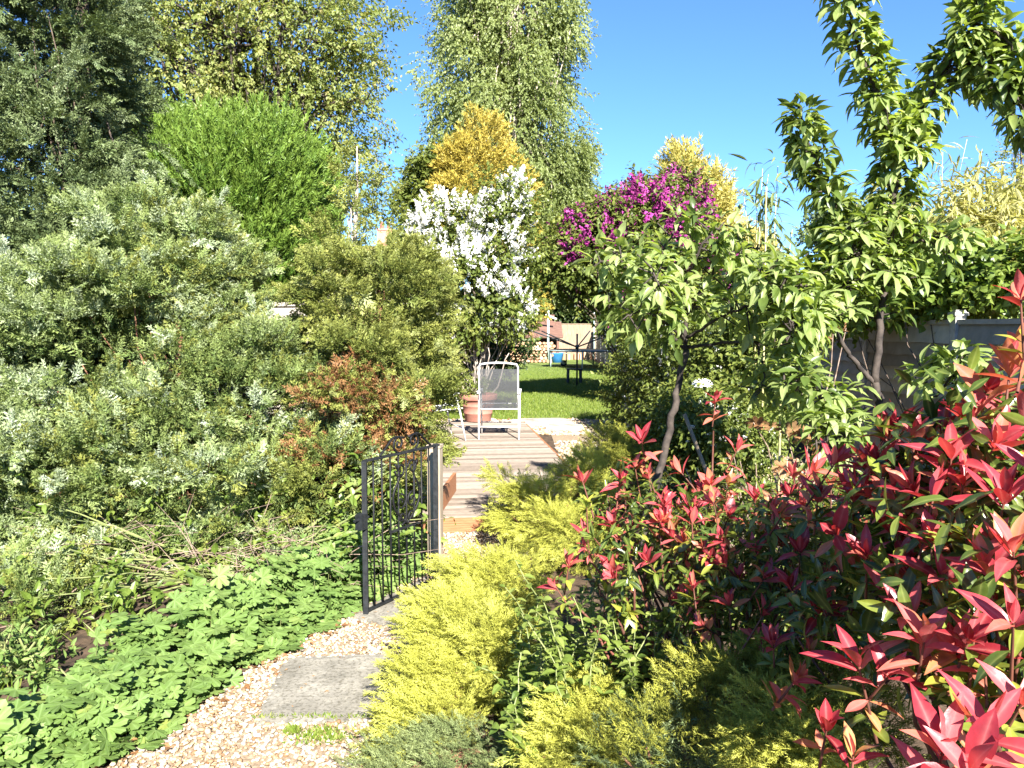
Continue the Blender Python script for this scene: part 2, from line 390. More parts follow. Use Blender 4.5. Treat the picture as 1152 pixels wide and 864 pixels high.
def scatter(poly, n, s0, s1, z, avoid=True, bias=None):
    poly = np.asarray(poly, float)[:, :2]; lo, hi = poly.min(0), poly.max(0)
    xy = rng.uniform(lo, hi, (n, 2)); ok = in_poly(xy[:, 0], xy[:, 1], poly)
    if avoid:
        for c, an, sx, sy in SLABS:
            q = (xy - c) @ rotz(an)[:2, :2]; ok &= ~((abs(q[:, 0]) < sx / 2 - .02) & (abs(q[:, 1]) < sy / 2 - .02))
    ok &= (vnoise(np.c_[xy * [1, 1], np.zeros(len(xy))], .16, 5) > .26) | (rng.uniform(0, 1, len(xy)) < .45)
    xy = xy[ok]; n = len(xy); s = rng.uniform(s0, s1, n) * rng.choice([.7, 1, 1.35], n, p=[.4, .45, .15])
    A = Acc(); V = IV[None] * (1 + rng.normal(0, .16, (n, 12, 1)))
    V = V * (s[:, None] * np.stack([rng.uniform(.9, 1.5, n), rng.uniform(.7, 1.1, n), rng.uniform(.45, .75, n)], 1))[:, None]
    th = rng.uniform(0, 6.28, n); ca, sa = np.cos(th)[:, None], np.sin(th)[:, None]
    tilt = rng.normal(0, .4, (n, 1)); X, Y, Z = V[..., 0], V[..., 1], V[..., 2]
    Z2 = Z * np.cos(tilt) + X * np.sin(tilt); X = X * np.cos(tilt) - Z * np.sin(tilt)
    W = np.stack([X * ca - Y * sa, X * sa + Y * ca, Z2], -1) + np.c_[xy, z + s * .3 + rng.uniform(0, .008, n)][:, None]
    A.add(W.reshape(-1, 3), (IT[None] + (np.arange(n) * 12)[:, None, None]).reshape(-1, 3), rnd=np.repeat(rng.uniform(0, 1, n), 12)); return A
near = [p for p in PATH]
tag(scatter(near, 52000, .0050, .0115, .004).build('gravel', M['pebble'], smooth=True), 'cream and tan pebbles loose on the garden path', 'gravel', kind='stuff')
tag(scatter([(-2.9, 12.8), (1.7, 11.9), (1.7, 14.0), (-2.9, 14.1)], 8000, .014, .03, .005, False).build('gravel', M['pebble'], smooth=True), 'pale stones between the deck and the lawn', 'gravel', kind='stuff')
tag(scatter([(.6, 8.5), (3.5, 8.5), (3.5, 11.4), (.6, 11.4)], 6000, .012, .024, .005, False).build('gravel', M['pebble'], smooth=True), 'pale gravel behind the young apple tree', 'gravel', kind='stuff')
for (c, an, sx, sy), lab in zip(SLABS, ('square weathered concrete slab set in the gravel in the middle of the path', 'worn concrete slab at the foot of the open iron gate')):
    a = Acc(); nx = 14
    g = np.linspace(-.5, .5, nx); X, Y = np.meshgrid(g * sx, g * sy, indexing='ij')
    edge = np.maximum(abs(X) / sx, abs(Y) / sy) * 2
    Z = .020 - .006 * (edge > .97) + rng.normal(0, .0006, X.shape)
    jx = rng.normal(0, .004, X.shape) * (edge > .97)
    top = np.stack([X + jx, Y + jx, Z], -1).reshape(-1, 3)
    i = np.arange(nx - 1)[:, None] * nx; j = np.arange(nx - 1)[None]
    a.add(top @ rotz(an).T + [*c, 0], Q=np.stack([i + j, i + nx + j, i + nx + j + 1, i + j + 1], -1).reshape(-1, 4))
    per = [k for k in range(nx)] + [k * nx + nx - 1 for k in range(1, nx)] + [(nx - 1) * nx + k for k in range(nx - 2, -1, -1)] + [k * nx for k in range(nx - 2, 0, -1)]
    pv = top[per]; lo = pv * [1, 1, 0] + [0, 0, -.02]; n = len(per)
    a.add(np.vstack([pv, lo]) @ rotz(an).T + [*c, 0], Q=[[k, k + n, (k + 1) % n + n, (k + 1) % n] for k in range(n)])
    tag(a.build('paving_slab', M['slab'], smooth=False), lab, 'paving slab')
M['stone'] = surf('flat_stone', (.20, .18, .15), (.42, .38, .32), 7, .9, bmp=.6, dist=.01)
for (x, y, sx, sy, an, lab) in ((.55, 13.45, .95, .6, .12, 'flat pale stone lying at the lawn edge beyond the deck, the larger one'), (.85, 12.75, .6, .42, -.3, 'small flat grey stone by the deck corner, in front of the larger stone')):
    a = Acc(); n = 11; th = np.arange(n) / n * 6.283; rr = 1 + rng.normal(0, .06, n)
    e = np.c_[np.sign(np.cos(th)) * abs(np.cos(th)) ** .5 * sx / 2 * rr, np.sign(np.sin(th)) * abs(np.sin(th)) ** .5 * sy / 2 * rr]
    V = np.vstack([np.c_[e, np.full(n, 0)], np.c_[e, np.full(n, .06)], np.c_[e * .95, np.full(n, .075)], [[0, 0, .078]]]) @ rotz(an).T + [x, y, .004]
    Q = [[k + s * n, (k + 1) % n + s * n, (k + 1) % n + (s + 1) * n, k + (s + 1) * n] for k in range(n) for s in (0, 1)]
    a.add(V, [[3 * n, 2 * n + k, 2 * n + (k + 1) % n] for k in range(n)], Q); tag(a.build('flat_stone', M['stone']), lab, 'stone')
# short grass
xy = rng.uniform((-6, 14.0), (3.9, 34), (150000, 2)); xy[:, 1] = 14 + (xy[:, 1] - 14) ** 1.0 * rng.uniform(.3, 1, len(xy))
xy = xy[in_poly(xy[:, 0], xy[:, 1], LAWN)]; n = len(xy); a = Acc()
tm = (np.array([[-.5, 0, 0], [.5, 0, 0], [0, 1, 0.]]), np.array([[0, 1, 2]]), np.zeros((0, 4), int), np.array([0, 0, 1.]))
place(a, tm, np.c_[xy, np.full(n, .008)], nrmz(rv(n, .45) + UP), rv(n), np.stack([np.full(n, .012), rng.uniform(.03, .065, n), np.ones(n)], 1), rng.uniform(0, 1, n))
tag(a.build('grass', M['grass']), 'short mown grass of the back lawn', 'grass', kind='stuff')

# ------------------------------------------------------------------ deck
M['deck'] = leaf_mat('deck_wood', [(0, (.14, .11, .085)), (.5, (.215, .175, .14)), (1, (.30, .25, .205))], trans=0, rough=.85, spec=.2, mott=14)
M['riser'] = surf('orange_wood', (.22, .09, .04), (.33, .15, .07), 6, .6, stretch=(1, 8, 30), bmp=.25)
DZ = .135; A0, A1 = G(492, 601), G(556, 588.5)
dxy = A1[:2] - A0[:2]; dan = R(6)
D0 = A0[:2] + .02 * np.array([-math.sin(dan), math.cos(dan)])
deck = thing('wooden_deck', 'low weathered timber deck of narrow boards, with an orange edge board, beyond the iron gate', 'deck', (-.4, 9.6, 0))
a = Acc(); yy = 0; ux = np.array([math.cos(dan), math.sin(dan)]); uy = np.array([-ux[1], ux[0]])
while yy < 6.35:
    wv = .095; r = rng.uniform(0, 1); xl, xr = -1.35, 1.45 + rng.normal(0, .004)
    nr = 5                                             # ridged boards: five grooves each
    for k in range(nr):
        y0 = yy + k * wv / nr + .002; y1 = yy + (k + 1) * wv / nr - .004
        c = D0 + ux * (xl + xr) / 2 + uy * (y0 + y1) / 2
        box(a, (*c, DZ - .0145), (xr - xl, y1 - y0, .029), rotz(dan), min(1, max(0, r + rng.normal(0, .1))))
    yy += wv + .006
a.build('deck_boards', M['deck'], deck)
a = Acc()
c = D0 + ux * .06 - uy * .014; box(a, (*c, .064), (2.78, .026, .122), rotz(dan))
for k in range(6): cc = D0 + ux * .06 - uy * .0285; box(a, (*cc, .018 + k * .019), (2.78, .004, .011), rotz(dan))
a.build('edge_board', M['riser'], deck)
a = Acc()
c = D0 + ux * 1.47 + uy * 3.2; box(a, (*c, .064), (.026, 6.4, .122), rotz(dan))
c = D0 + ux * .05 + uy * 3.2; box(a, (*c, .05), (2.7, 6.2, .07), rotz(dan)); a.build('joists', M['riser'], deck)
# orange board standing on the deck's corner
bd = thing('edging_board', 'short orange-brown board standing on edge along the deck beside the gate post', 'board', (-.57, 6.7, DZ))
a = Acc(); bar(a, P(495, 596, 6.45) * [1, 1, 0] + [0, 0, DZ + .085], P(500, 560, 6.45) * [1, 0, 0] + [.02, 7.35, DZ + .085], .028, .17); bx = a.build('board', M['riser'], bd)

# ------------------------------------------------------------------ gate and post
M['iron'] = surf('black_iron', (.004, .004, .005), (.012, .012, .013), 40, .55, metal=.0, bmp=.1, spec=.2)
M['grey_iron'] = surf('grey_paint_iron', (.007, .008, .009), (.020, .022, .024), 30, .6, bmp=.1, spec=.2)
M['post'] = surf('pale_post_wood', (.21, .165, .115), (.36, .30, .225), 5, .85, stretch=(6, 6, .6), bmp=.3)
ga, gb = G(412, 694), G(491, 656); GH = .90
gate = thing('iron_gate', 'open black wrought iron garden gate with scrollwork along the path', 'gate', tuple((ga + gb) / 2 * [1, 1, 0]))
gd = nrmz(gb - ga); gw = np.linalg.norm(gb - ga)
def gp(s, z): return ga + gd * s + np.array([0, 0, z])
a = Acc(); bar(a, gp(0, .0), gp(0, GH), .028, .028); bar(a, gp(gw, 0), gp(gw, GH + .01), .03, .03)
bar(a, gp(-.0, GH), gp(gw + .03, GH), .026, .012); bar(a, gp(0, .035), gp(gw, .035), .022, .012); bar(a, gp(gw * .33, .44), gp(gw * .76, .44), .02, .01)
a.build('frame', M['grey_iron'], gate)
nb = 9
for i in range(1, nb):
    a = Acc(); s = gw * i / nb
    tube(a, [gp(s, .04), gp(s, .45), gp(s, GH - .005)], .0062, 6); a.build('bar', M['iron'], gate, True)
def scroll(c0, r, turns, st, sgn, z, n=26):
    f = np.linspace(0, 1, n); an = st + sgn * f * turns * 6.283; rr = r * (1 - .8 * f)
    return np.array([gp(c0 + x, zz) for x, zz in zip(rr * np.cos(an), z + rr * np.sin(an))])
a = Acc()
mid = gw * .56
for s in (-1, 1):
    tube(a, scroll(mid + s * .075, .055, 1.4, -math.pi / 2, s, GH + .06), .0075, 5)
    tube(a, smoothline([gp(mid + s * .02, GH + .09), gp(mid + s * .12, GH + .10), gp(mid + s * .20, GH + .045), gp(mid + s * .25, GH + .01)]), .0075, 5)
    tube(a, scroll(mid + s * .06, .05, 1.3, math.pi, -s, GH - .1), .0068, 5)
    tube(a, smoothline([gp(mid + s * .005, .46), gp(mid + s * .11, .56), gp(mid + s * .13, .66), gp(mid + s * .07, .76), gp(mid + s * .11, GH - .06)]), .0075, 5)
    tube(a, scroll(mid + s * .055, .05, 1.3, math.pi / 2, s, .60), .0068, 5)
    tube(a, scroll(mid + s * .05, .04, 1.2, -math.pi / 2, -s, .50), .0068, 5)
a.build('scrollwork', M['iron'], gate, True)
a = Acc(); box(a, gp(-.03, .56), (.05, .05, .085), rotz(math.atan2(gd[1], gd[0]))); tube(a, [gp(-.09, .575), gp(.03, .575)], .008, 8); a.build('latch', M['grey_iron'], gate)
pc = gb * [1, 1, 0] + np.array([-.02, .17, 0])
post = thing('gate_post', 'square pale timber post with a slatted side behind the hinge of the iron gate', 'post', tuple(pc))
a = Acc(); box(a, pc + [0, 0, .43], (.085, .085, .86), rotz(-.15)); a.build('shaft', M['post'], post)
a = Acc(); box(a, pc + [0, 0, .871], (.095, .095, .02), rotz(-.15)); a.build('cap', M['post'], post)

# ------------------------------------------------------------------ chairs, pot
M['white'] = surf('white_paint', (.72, .72, .70), (.80, .80, .78), 12, .4, bmp=0, spec=.4)
m, t, b, o = nodes('grey_mesh_fabric')
tc = t.nodes.new('ShaderNodeTexCoord'); wv = []
for ax, (sx, sz) in enumerate(((1, 0), (0, 1))):
    w_ = t.nodes.new('ShaderNodeTexWave'); w_.bands_direction = 'X' if ax == 0 else 'Z'; w_.inputs['Scale'].default_value = 60; t.links.new(tc.outputs['Object'], w_.inputs[0]); wv.append(w_.outputs['Fac'])
b.inputs['Base Color'].default_value = (.06, .063, .067, 1); b.inputs['Roughness'].default_value = .6
mxx = t.nodes.new('ShaderNodeMath'); mxx.operation = 'MULTIPLY'; t.links.new(wv[0], mxx.inputs[0]); t.links.new(wv[1], mxx.inputs[1])
mr = t.nodes.new('ShaderNodeMath'); mr.operation = 'GREATER_THAN'; mr.inputs[1].default_value = .42; t.links.new(mxx.outputs[0], mr.inputs[0])
tp = t.nodes.new('ShaderNodeBsdfTransparent'); mx = t.nodes.new('ShaderNodeMixShader')
t.links.new(mr.outputs[0], mx.inputs[0]); t.links.new(b.outputs[0], mx.inputs[1]); t.links.new(tp.outputs[0], mx.inputs[2]); t.links.new(mx.outputs[0], o.inputs[0]); M['mesh'] = m
def make_chair(label):
    """garden armchair, its back towards -y, standing on z = 0"""
    ch = thing('garden_chair', label, 'chair', (0, 0, 0), 'white framed mesh garden chairs on the deck')
    H = .26
    a = Acc(); q = lambda s, y, z: np.array([s * H, y, z])
    pts = [q(-1, .0, .40), q(-1, -.10, .72), q(-1, -.165, .98), q(-.93, -.178, 1.02), q(-.5, -.182, 1.035), q(0, -.183, 1.04), q(.5, -.182, 1.035), q(.93, -.178, 1.02), q(1, -.165, .98), q(1, -.10, .72), q(1, .0, .40)]
    tube(a, pts, .0125, 8); a.build('back_frame', M['white'], ch, True)
    a = Acc(); n = 9; z = np.linspace(.42, .955, n); f = (z - .4) / .6; y = -.015 - .145 * f - .02 * np.sin(f * 3.1)
    x = np.linspace(-1, 1, 7) * (H - .008); V = np.array([[xx, yy + .012 * (1 - (xx / H) ** 2) * -1, zz] for zz, yy in zip(z, y) for xx in x])
    a.add(V, Q=[[r * 7 + c, r * 7 + c + 1, r * 7 + c + 8, r * 7 + c + 7] for r in range(n - 1) for c in range(6)]); a.build('back_mesh', M['mesh'], ch, True)
    a = Acc(); V = np.array([[xx, yy, .42 - .02 * (1 - (xx / H) ** 2) + .015 * (yy > .4)] for yy in np.linspace(.0, .45, 6) for xx in x])
    a.add(V, Q=[[r * 7 + c, r * 7 + c + 1, r * 7 + c + 8, r * 7 + c + 7] for r in range(5) for c in range(6)]); a.build('seat', M['mesh'], ch, True)
    a = Acc(); tube(a, [q(-.97, .0, .415), q(-.97, .46, .435), q(.97, .46, .435), q(.97, 0, .415)], .011, 8); tube(a, [q(-1, 0, .405), q(1, 0, .405)], .010, 8); a.build('seat_frame', M['white'], ch, True)
    for s in (-1, 1):
        a = Acc(); tube(a, [q(s * 1.04, -.10, 0), q(s * 1.04, -.04, .40), q(s * 1.04, -.0, .62)], .0125, 8); a.build('leg', M['white'], ch, True)
        a = Acc(); tube(a, [q(s * 1.04, .50, 0), q(s * 1.04, .42, .40), q(s * 1.04, .36, .62)], .0125, 8); a.build('leg', M['white'], ch, True)
        a = Acc(); V = []
        for yy, ww, hh in ((-.10, .018, .012), (-.07, .026, .018), (.15, .025, .018), (.36, .028, .018), (.42, .02, .012)):
            V += [q(s * 1.04, yy, .635) + d for d in ((-ww, 0, -hh), (ww, 0, -hh), (ww, 0, hh), (-ww, 0, hh))]
        Q = [[4 * i + k, 4 * i + (k + 1) % 4, 4 * i + 4 + (k + 1) % 4, 4 * i + 4 + k] for i in range(4) for k in range(4)] + [[3, 2, 1, 0], [16, 17, 18, 19]]
        a.add(V, Q=Q); a.build('armrest', M['white'], ch)
    for yy in (-.075, .47):
        a = Acc(); tube(a, [q(-1.04, yy, .17), q(1.04, yy, .17)], .010, 8); a.build('stretcher', M['white'], ch, True)
    return ch
ch = make_chair('white metal garden chair with grey mesh back, seen from behind before the terracotta pot')
p = (G(540, 493.5, DZ) + G(583, 495.5, DZ)) / 2; nd = p; ch.location = (p[0], p[1] + .10, DZ); ch.rotation_euler = (0, 0, R(-2))
c2 = copy_tree(ch); c2['label'] = 'garden chair seen side on and half hidden by the juniper'
p = G(519, 498, DZ); c2.location = (p[0] - .52, p[1] + .22, DZ); c2.rotation_euler = (0, 0, R(-66))
M['terracotta'] = surf('terracotta', (.26, .11, .082), (.33, .155, .115), 7, .75, bmp=.1)
pp = G(537, 476, DZ) + [0, .25, 0]
pot = thing('plant_pot', 'large ribbed terracotta pot with a leafy plant, behind the garden chair', 'pot', tuple(pp))
a = Acc(); k = 1.02
lathe(a, np.array([[0, .0], [.195, .0], [.203, .012], [.222, .12], [.227, .124], [.229, .138], [.226, .142], [.243, .235], [.248, .239], [.250, .253], [.247, .257], [.262, .335], [.292, .342], [.298, .35], [.306, .41], [.304, .43], [.288, .434], [.274, .42], [.265, .38], [0, .385]]) * k, pp + [0, 0, .004], 40)
a.build('pot_body', M['terracotta'], pot, True)

# ================================================================== FURNITURE OF THE LAWN, FENCES, HOUSES
M['dark_metal'] = surf('dark_metal', (.02, .025, .028), (.05, .055, .06), 20, .5, bmp=0, spec=.5)
M['galv'] = surf('pale_green_metal', (.30, .40, .38), (.42, .52, .50), 9, .5, bmp=0)
M['black'] = surf('black_fabric', (.012, .013, .015), (.03, .032, .035), 20, .7, bmp=0)
M['blue'] = surf('blue_plastic', (.03, .16, .42), (.05, .22, .52), 5, .4, bmp=0)
M['grey_wood'] = leaf_mat('weathered_grey_wood', [(0, (.22, .195, .16)), (.5, (.34, .305, .255)), (1, (.47, .43, .37))], trans=0, rough=.9, spec=.2, mott=9)
M['pale_wood'] = surf('pale_fence_wood', (.17, .125, .08), (.28, .22, .155), 5, .9, stretch=(8, 8, .7), bmp=.3)
M['brown_wood'] = surf('brown_shed_wood', (.10, .055, .04), (.18, .10, .075), 4, .85, stretch=(1, 4, 12), bmp=.3)
M['log'] = leaf_mat('cut_log', [(0, (.30, .17, .10)), (.5, (.45, .28, .17)), (1, (.58, .42, .29))], trans=0, rough=.9)
M['felt'] = surf('roof_felt', (.30, .28, .26), (.48, .45, .42), 12, .95)
M['concrete'] = surf('concrete_post', (.26, .25, .23), (.40, .385, .36), 14, .9)
M['brick'] = surf('pink_brick', (.36, .15, .11), (.50, .25, .19), 14, .9)
M['render'] = surf('white_render', (.66, .65, .62), (.76, .75, .72), 6, .9)
M['tile'] = surf('roof_tile', (.22, .10, .07), (.34, .17, .12), 10, .9, stretch=(1, 6, 6))

# trampoline
tc = G(655, 413)
tr = thing('trampoline', 'round garden trampoline with tall pale net poles at the far end of the lawn', 'trampoline', tuple(tc))
rad = 1.35; TZ = .68
a = Acc(); th = np.linspace(0, 2 * math.pi, 49); tube(a, np.c_[tc[0] + rad * np.cos(th), tc[1] + rad * np.sin(th), np.full(49, TZ)], .03, 8, cap=False); a.build('frame', M['galv'], tr, True)
a = Acc(); lathe(a, [[rad - .30, TZ + .035], [rad - .02, TZ + .035], [rad + .03, TZ + .01], [rad + .03, TZ - .02]], (tc[0], tc[1], 0), 48); a.build('edge_pad', M['black'], tr, True)
a = Acc(); lathe(a, [[.001, TZ], [rad - .3, TZ + .02]], (tc[0], tc[1], 0), 48); a.build('mat', M['black'], tr, True)
for k, an in enumerate((-165, -95, -15, 65, 115, 165)):
    x, y = tc[0] + rad * math.cos(R(an)), tc[1] + rad * math.sin(R(an))
    a = Acc(); tube(a, [(x, y, .02), (x, y, TZ - .03)], .028, 8)
    if True: a.build('leg', M['galv'], tr, True)
    hh = 2.45 + (.1 if k % 2 else 0); ox = .09 * math.cos(R(an)); oy = .09 * math.sin(R(an))
    if k in (0, 2, 3, 5): a = Acc(); tube(a, [(x + ox, y + oy, .3), (x + ox, y + oy, hh)], .028, 8); a.build('net_pole', M['galv'], tr, True)
# rotary clothes line
rc = G(649, 434)
ra = thing('rotary_clothes_line', 'folding rotary clothes line on a dark pole in the lawn before the trampoline', 'clothes line', tuple(rc))
a = Acc(); tube(a, [rc, rc + [0, 0, 1.45]], .026, 8); a.build('pole', M['dark_metal'], ra, True)
a = Acc(); tube(a, [rc + [0, 0, 1.02], rc + [0, 0, 1.14]], .05, 10); a.build('hub', M['dark_metal'], ra, True)
for an in (172, 140, 15, 68):
    e = rc + [1.25 * math.cos(R(an)), 1.25 * math.sin(R(an)), 1.52]
    a = Acc(); tube(a, [rc + [0, 0, 1.08], e], .02, 6); a.build('arm', M['dark_metal'], ra, True)
# low stool
bc = G(646, 431)
st = thing('low_stool', 'small dark low stool on the shaded lawn by the clothes line', 'stool', tuple(bc))
a = Acc(); box(a, bc + [0, 0, .41], (.46, .3, .035)); a.build('seat', M['dark_metal'], st)
for sx in (-1, 1):
    for sy in (-1, 1):
        a = Acc(); bar(a, bc + [sx * .19, sy * .12, 0], bc + [sx * .18, sy * .11, .395], .05); a.build('leg', M['dark_metal'], st)
# ball
bc = G(634, 412.5); a = Acc(); th = np.linspace(0, math.pi, 14)
lathe(a, np.c_[.13 * np.sin(th) + 1e-4, .13 - .13 * np.cos(th)], bc + [0, 0, .01], 20)
M['ball'] = surf('ball_leather', (.04, .045, .05), (.55, .56, .55), 9, .5, bmp=0, lo=.49, hi=.51, detail=0)
o = a.build('football', M['ball'], None, True); tag(o, 'black and white football on the grass under the trampoline', 'ball')
# blue tub
bc = P(626, 367, 36.5) * [1, 1, 0]; a = Acc(); lathe(a, [[.001, 0], [.26, 0], [.33, .42], [.35, .44], [.34, .45], [.31, .44], [.25, .05], [.001, .05]], bc, 24)
tag(a.build('plastic_tub', M['blue'], None, True), 'blue plastic tub by the logs beyond the trampoline', 'tub')
# log store: lean-to with a pitched felt roof
lc = P(603, 367, 36.3) * [1, 1, 0]
ls = thing('log_store', 'brown timber lean-to with a sloping roof sheltering stacked firewood', 'log store', tuple(lc))
def lp(x, y, z): return lc + [x, y, z]
a = Acc()
for k in range(7): box(a, lp(.32, 1.1, 1.0 + k * .13), (1.35, .03 + .004 * (k % 2), .125))
for x in (-1.35, 1.0): box(a, lp(x, .1, .55), (.1, .1, 1.1)); box(a, lp(x, 1.1, .9), (.1, .1, 1.8))
box(a, lp(-.18, .1, 1.14), (2.5, .09, .09)); box(a, lp(-.18, 1.16, .5), (2.5, .03, 1.0)); a.build('timber_frame', M['brown_wood'], ls)
a = Acc(); bar(a, lp(-.18, -.15, 1.15), lp(-.18, 1.35, 1.85), 2.8, .05); a.build('roof', M['brown_wood'], ls)
a = Acc(); bar(a, lp(.95, .3, 2.0), lp(-.75, .3, 2.65), .2, .05); bar(a, lp(.95, 1.2, 2.0), lp(-.75, 1.2, 2.65), .2, .05); a.build('bargeboard', M['render'], ls)
a = Acc(); box(a, lp(-.3, 1.5, 1.1), (2.4, .5, 2.2)); a.build('back_wall', M['brown_wood'], ls)
k = 0
for row in range(7):
    for c in range(12):
        x = -1.3 + c * .185 + (row % 2) * .09 + rng.normal(0, .01); z = .085 + row * .135
        a = Acc(); L = rng.uniform(.36, .5); r = rng.uniform(.07, .095); an = np.arange(7) / 7 * 6.283 + rng.uniform(0, 1)
        e = np.c_[r * np.cos(an), np.zeros(7), r * np.sin(an) * rng.uniform(.7, 1)]; y0 = rng.uniform(-.1, .05)
        V = np.vstack([e + lp(x, y0, z), e + lp(x, y0 + L, z)])
        a.add(V, [[0, i, i + 1] for i in range(1, 6)] + [[7, 7 + i + 1, 7 + i] for i in range(1, 6)], [[i, i + 7, (i + 1) % 7 + 7, (i + 1) % 7] for i in range(7)], rnd=rng.uniform(0, 1))
        tag(a.build('firewood_log', M['log']), 'cut log in the firewood stack of the brown log store', 'log', 'logs stacked in the log store'); k += 1
# row of bricks and boards low at the back fence
for i in range(22):
    a = Acc(); c = P(632 + i * 2.1, 367, 39.6) * [1, 1, 0] + [0, rng.uniform(-.1, .1), rng.uniform(.12, .2)]
    box(a, c, (.085, .3, rng.uniform(.25, .42)), rotz(rng.normal(0, .2)), rnd=rng.uniform(0, 1))
    tag(a.build('firewood_log', M['log']), 'short split log leaning along the foot of the back fence', 'log', 'split logs along the back fence')

def fence_run(name, label, p0, p1, h, board, mat, postmat, pitch=1.87, vertical=False, cap=True):
    p0, p1 = np.array(p0, float), np.array(p1, float); L = np.linalg.norm(p1 - p0); n = max(1, int(round(L / pitch))); d = (p1 - p0) / L; an = math.atan2(d[1], d[0])
    f = thing(name, label, 'fence', tuple(p0)); Mz = rotz(an); st = L / n
    for i in range(n + 1):
        c = p0 + d * st * i
        a = Acc(); box(a, c + [0, 0, h / 2 + .02], (.10, .10, h + .04), Mz); po = a.build('post', postmat, f)
        if cap: a = Acc(); box(a, c + [0, 0, h + .055], (.13, .13, .03), Mz); box(a, c + [0, 0, h + .08], (.10, .10, .025), Mz); a.build('post_cap', postmat, po)
    for i in range(n):
        a = Acc(); c = p0 + d * st * (i + .5); wd = st - .105
        if vertical:
            nbv = int(wd / .1)
            for k in range(nbv):
                s = -wd / 2 + (k + .5) * wd / nbv
                box(a, c + d * s + Mz @ [0, .008 * (k % 2), 0] + [0, 0, h / 2], (wd / nbv * 1.12, .018, h - .04), Mz, rng.uniform())
            box(a, c + [0, 0, h + .0], (wd, .06, .03), Mz)
        else:
            nbd = int(h / board); nx = 15
            for k in range(nbd + 1):
                z0 = k * (h - .06) / nbd + .02
                x = np.linspace(-wd / 2, wd / 2, nx); wav = np.cumsum(rng.normal(0, .004, nx)); wav -= wav.mean()
                zt = z0 + (h - .06) / nbd * 1.02; zb = z0 - .045 + wav
                V = np.vstack([np.c_[x, np.full(nx, -.046), zb], np.c_[x, np.full(nx, -.004), np.full(nx, zt)], np.c_[x, np.full(nx, -.030), zb], np.c_[x, np.full(nx, .006), np.full(nx, zt)]])
                if k == nbd: continue
                Q = []
                for j in range(nx - 1): Q += [[j, j + 1, nx + j + 1, nx + j], [2 * nx + j, 3 * nx + j, 3 * nx + j + 1, 2 * nx + j + 1], [j, 2 * nx + j, 2 * nx + j + 1, j + 1], [nx + j, nx + j + 1, 3 * nx + j + 1, 3 * nx + j]]
                a.add(V @ Mz.T + c, Q=Q, rnd=rng.uniform())
            for s in (-wd / 2 + .03, 0, wd / 2 - .03): box(a, c + d * s + Mz @ [0, .03, 0] + [0, 0, h / 2], (.045, .03, h - .03), Mz)
            box(a, c + [0, 0, h - .02] , (wd, .07, .045), Mz)
        a.build('panel', mat, f)
    return f
FX = 4.2
fence_run('panel_fence', 'weathered grey waney lap panel fence along the right side of the garden', (FX, 39.5, 0), (FX, 3.8, 0), 1.72, .135, M['grey_wood'], M['concrete'])
fence_run('board_fence', 'pale upright board fence closing the far end of the garden', (-9, 40.2, 0), (4.2, 40.2, 0), 1.78, .1, M['pale_wood'], M['pale_wood'], vertical=True, cap=False)
fence_run('rail_fence', 'weathered timber fence behind the juniper on the left', tuple(P(60, 367, 10.2) * [1, 1, 0]), tuple(P(372, 367, 9.0) * [1, 1, 0]), 1.93, .135, M['grey_wood'], M['grey_wood'], cap=True)
# shed eave behind the right juniper
sc0 = P(400, 367, 13.5) * [1, 1, 0]
sh = thing('garden_shed', 'old timber shed with a pale boarded roof edge half hidden behind the juniper', 'shed', tuple(sc0))
a = Acc()
for k in range(14): box(a, sc0 + [-1.2 + .1, .35, .07 + k * .135], (2.4, .03 + .004 * (k % 2), .13), rnd=rng.uniform())
for x in (-1.29, 1.09): box(a, sc0 + [x + .03 , 1.3, .95], (.04, 1.85, 1.9))
a.build('wall', M['brown_wood'], sh)
a = Acc(); bar(a, sc0 + [-.1, .1, 2.06], sc0 + [-.1, 2.4, 2.5], 2.7, .05); a.build('roof', M['felt'], sh)
a = Acc()
for k in range(26): box(a, sc0 + [-1.4 + k * .104, .06, 2.17], (.09, .02, .27), rnd=rng.uniform())
a.build('fascia_boards', M['grey_wood'], sh)
# distant houses seen in chinks
def house(label, c, wd, dp, h, rh, wm, chim):
    c = np.array(c); t_ = thing('house', label, 'house', tuple(c))
    a = Acc(); box(a, c + [0, 0, h / 2], (wd, dp, h)); wl = a.build('wall', wm, t_)
    a = Acc(); o_ = .3
    V = np.array([[-wd / 2 - o_, -dp / 2 - o_, h], [wd / 2 + o_, -dp / 2 - o_, h], [wd / 2 + o_, dp / 2 + o_, h], [-wd / 2 - o_, dp / 2 + o_, h], [-wd / 2 - o_, 0, h + rh], [wd / 2 + o_, 0, h + rh]]) + c + [0, 0, .003]
    a.add(V, [[0, 4, 3], [1, 2, 5]], [[0, 1, 5, 4], [2, 3, 4, 5], [3, 2, 1, 0]]); rf = a.build('roof', M['tile'], t_)
    cc = c + [chim, 0, h + rh]
    a = Acc(); box(a, cc + [0, 0, .2], (.9, .6, 1.6)); box(a, cc + [0, 0, 1.03], (1.0, .7, .12)); a.build('chimney', M['brick'], rf)
    for s in (-.22, .22):
        a = Acc(); lathe(a, [[.12, 0], [.14, .05], [.11, .4], [.13, .45], [.09, .45]], cc + [s, 0, 1.09], 12); a.build('chimney_pot', M['terracotta'], rf, True)
    for s in (-.28, .28):
        for z in ((.9, 3.3) if h > 4 else (1.0,)):
            a = Acc(); box(a, c + [s * wd, -dp / 2 - .02, z + .6], (1.3, .08, 1.2)); w_ = a.build('window', M['render'], t_)
            a = Acc(); box(a, c + [s * wd, -dp / 2 - .063, z + .6], (1.14, .02, 1.04)); a.build('pane', M['dark_metal'], w_)
house('red roofed brick house far beyond the left hedge with a pink chimney', P(400, 367, 52) * [1, 1, 0], 9, 7, 4.6, 2.2, M['brick'], 2.0)
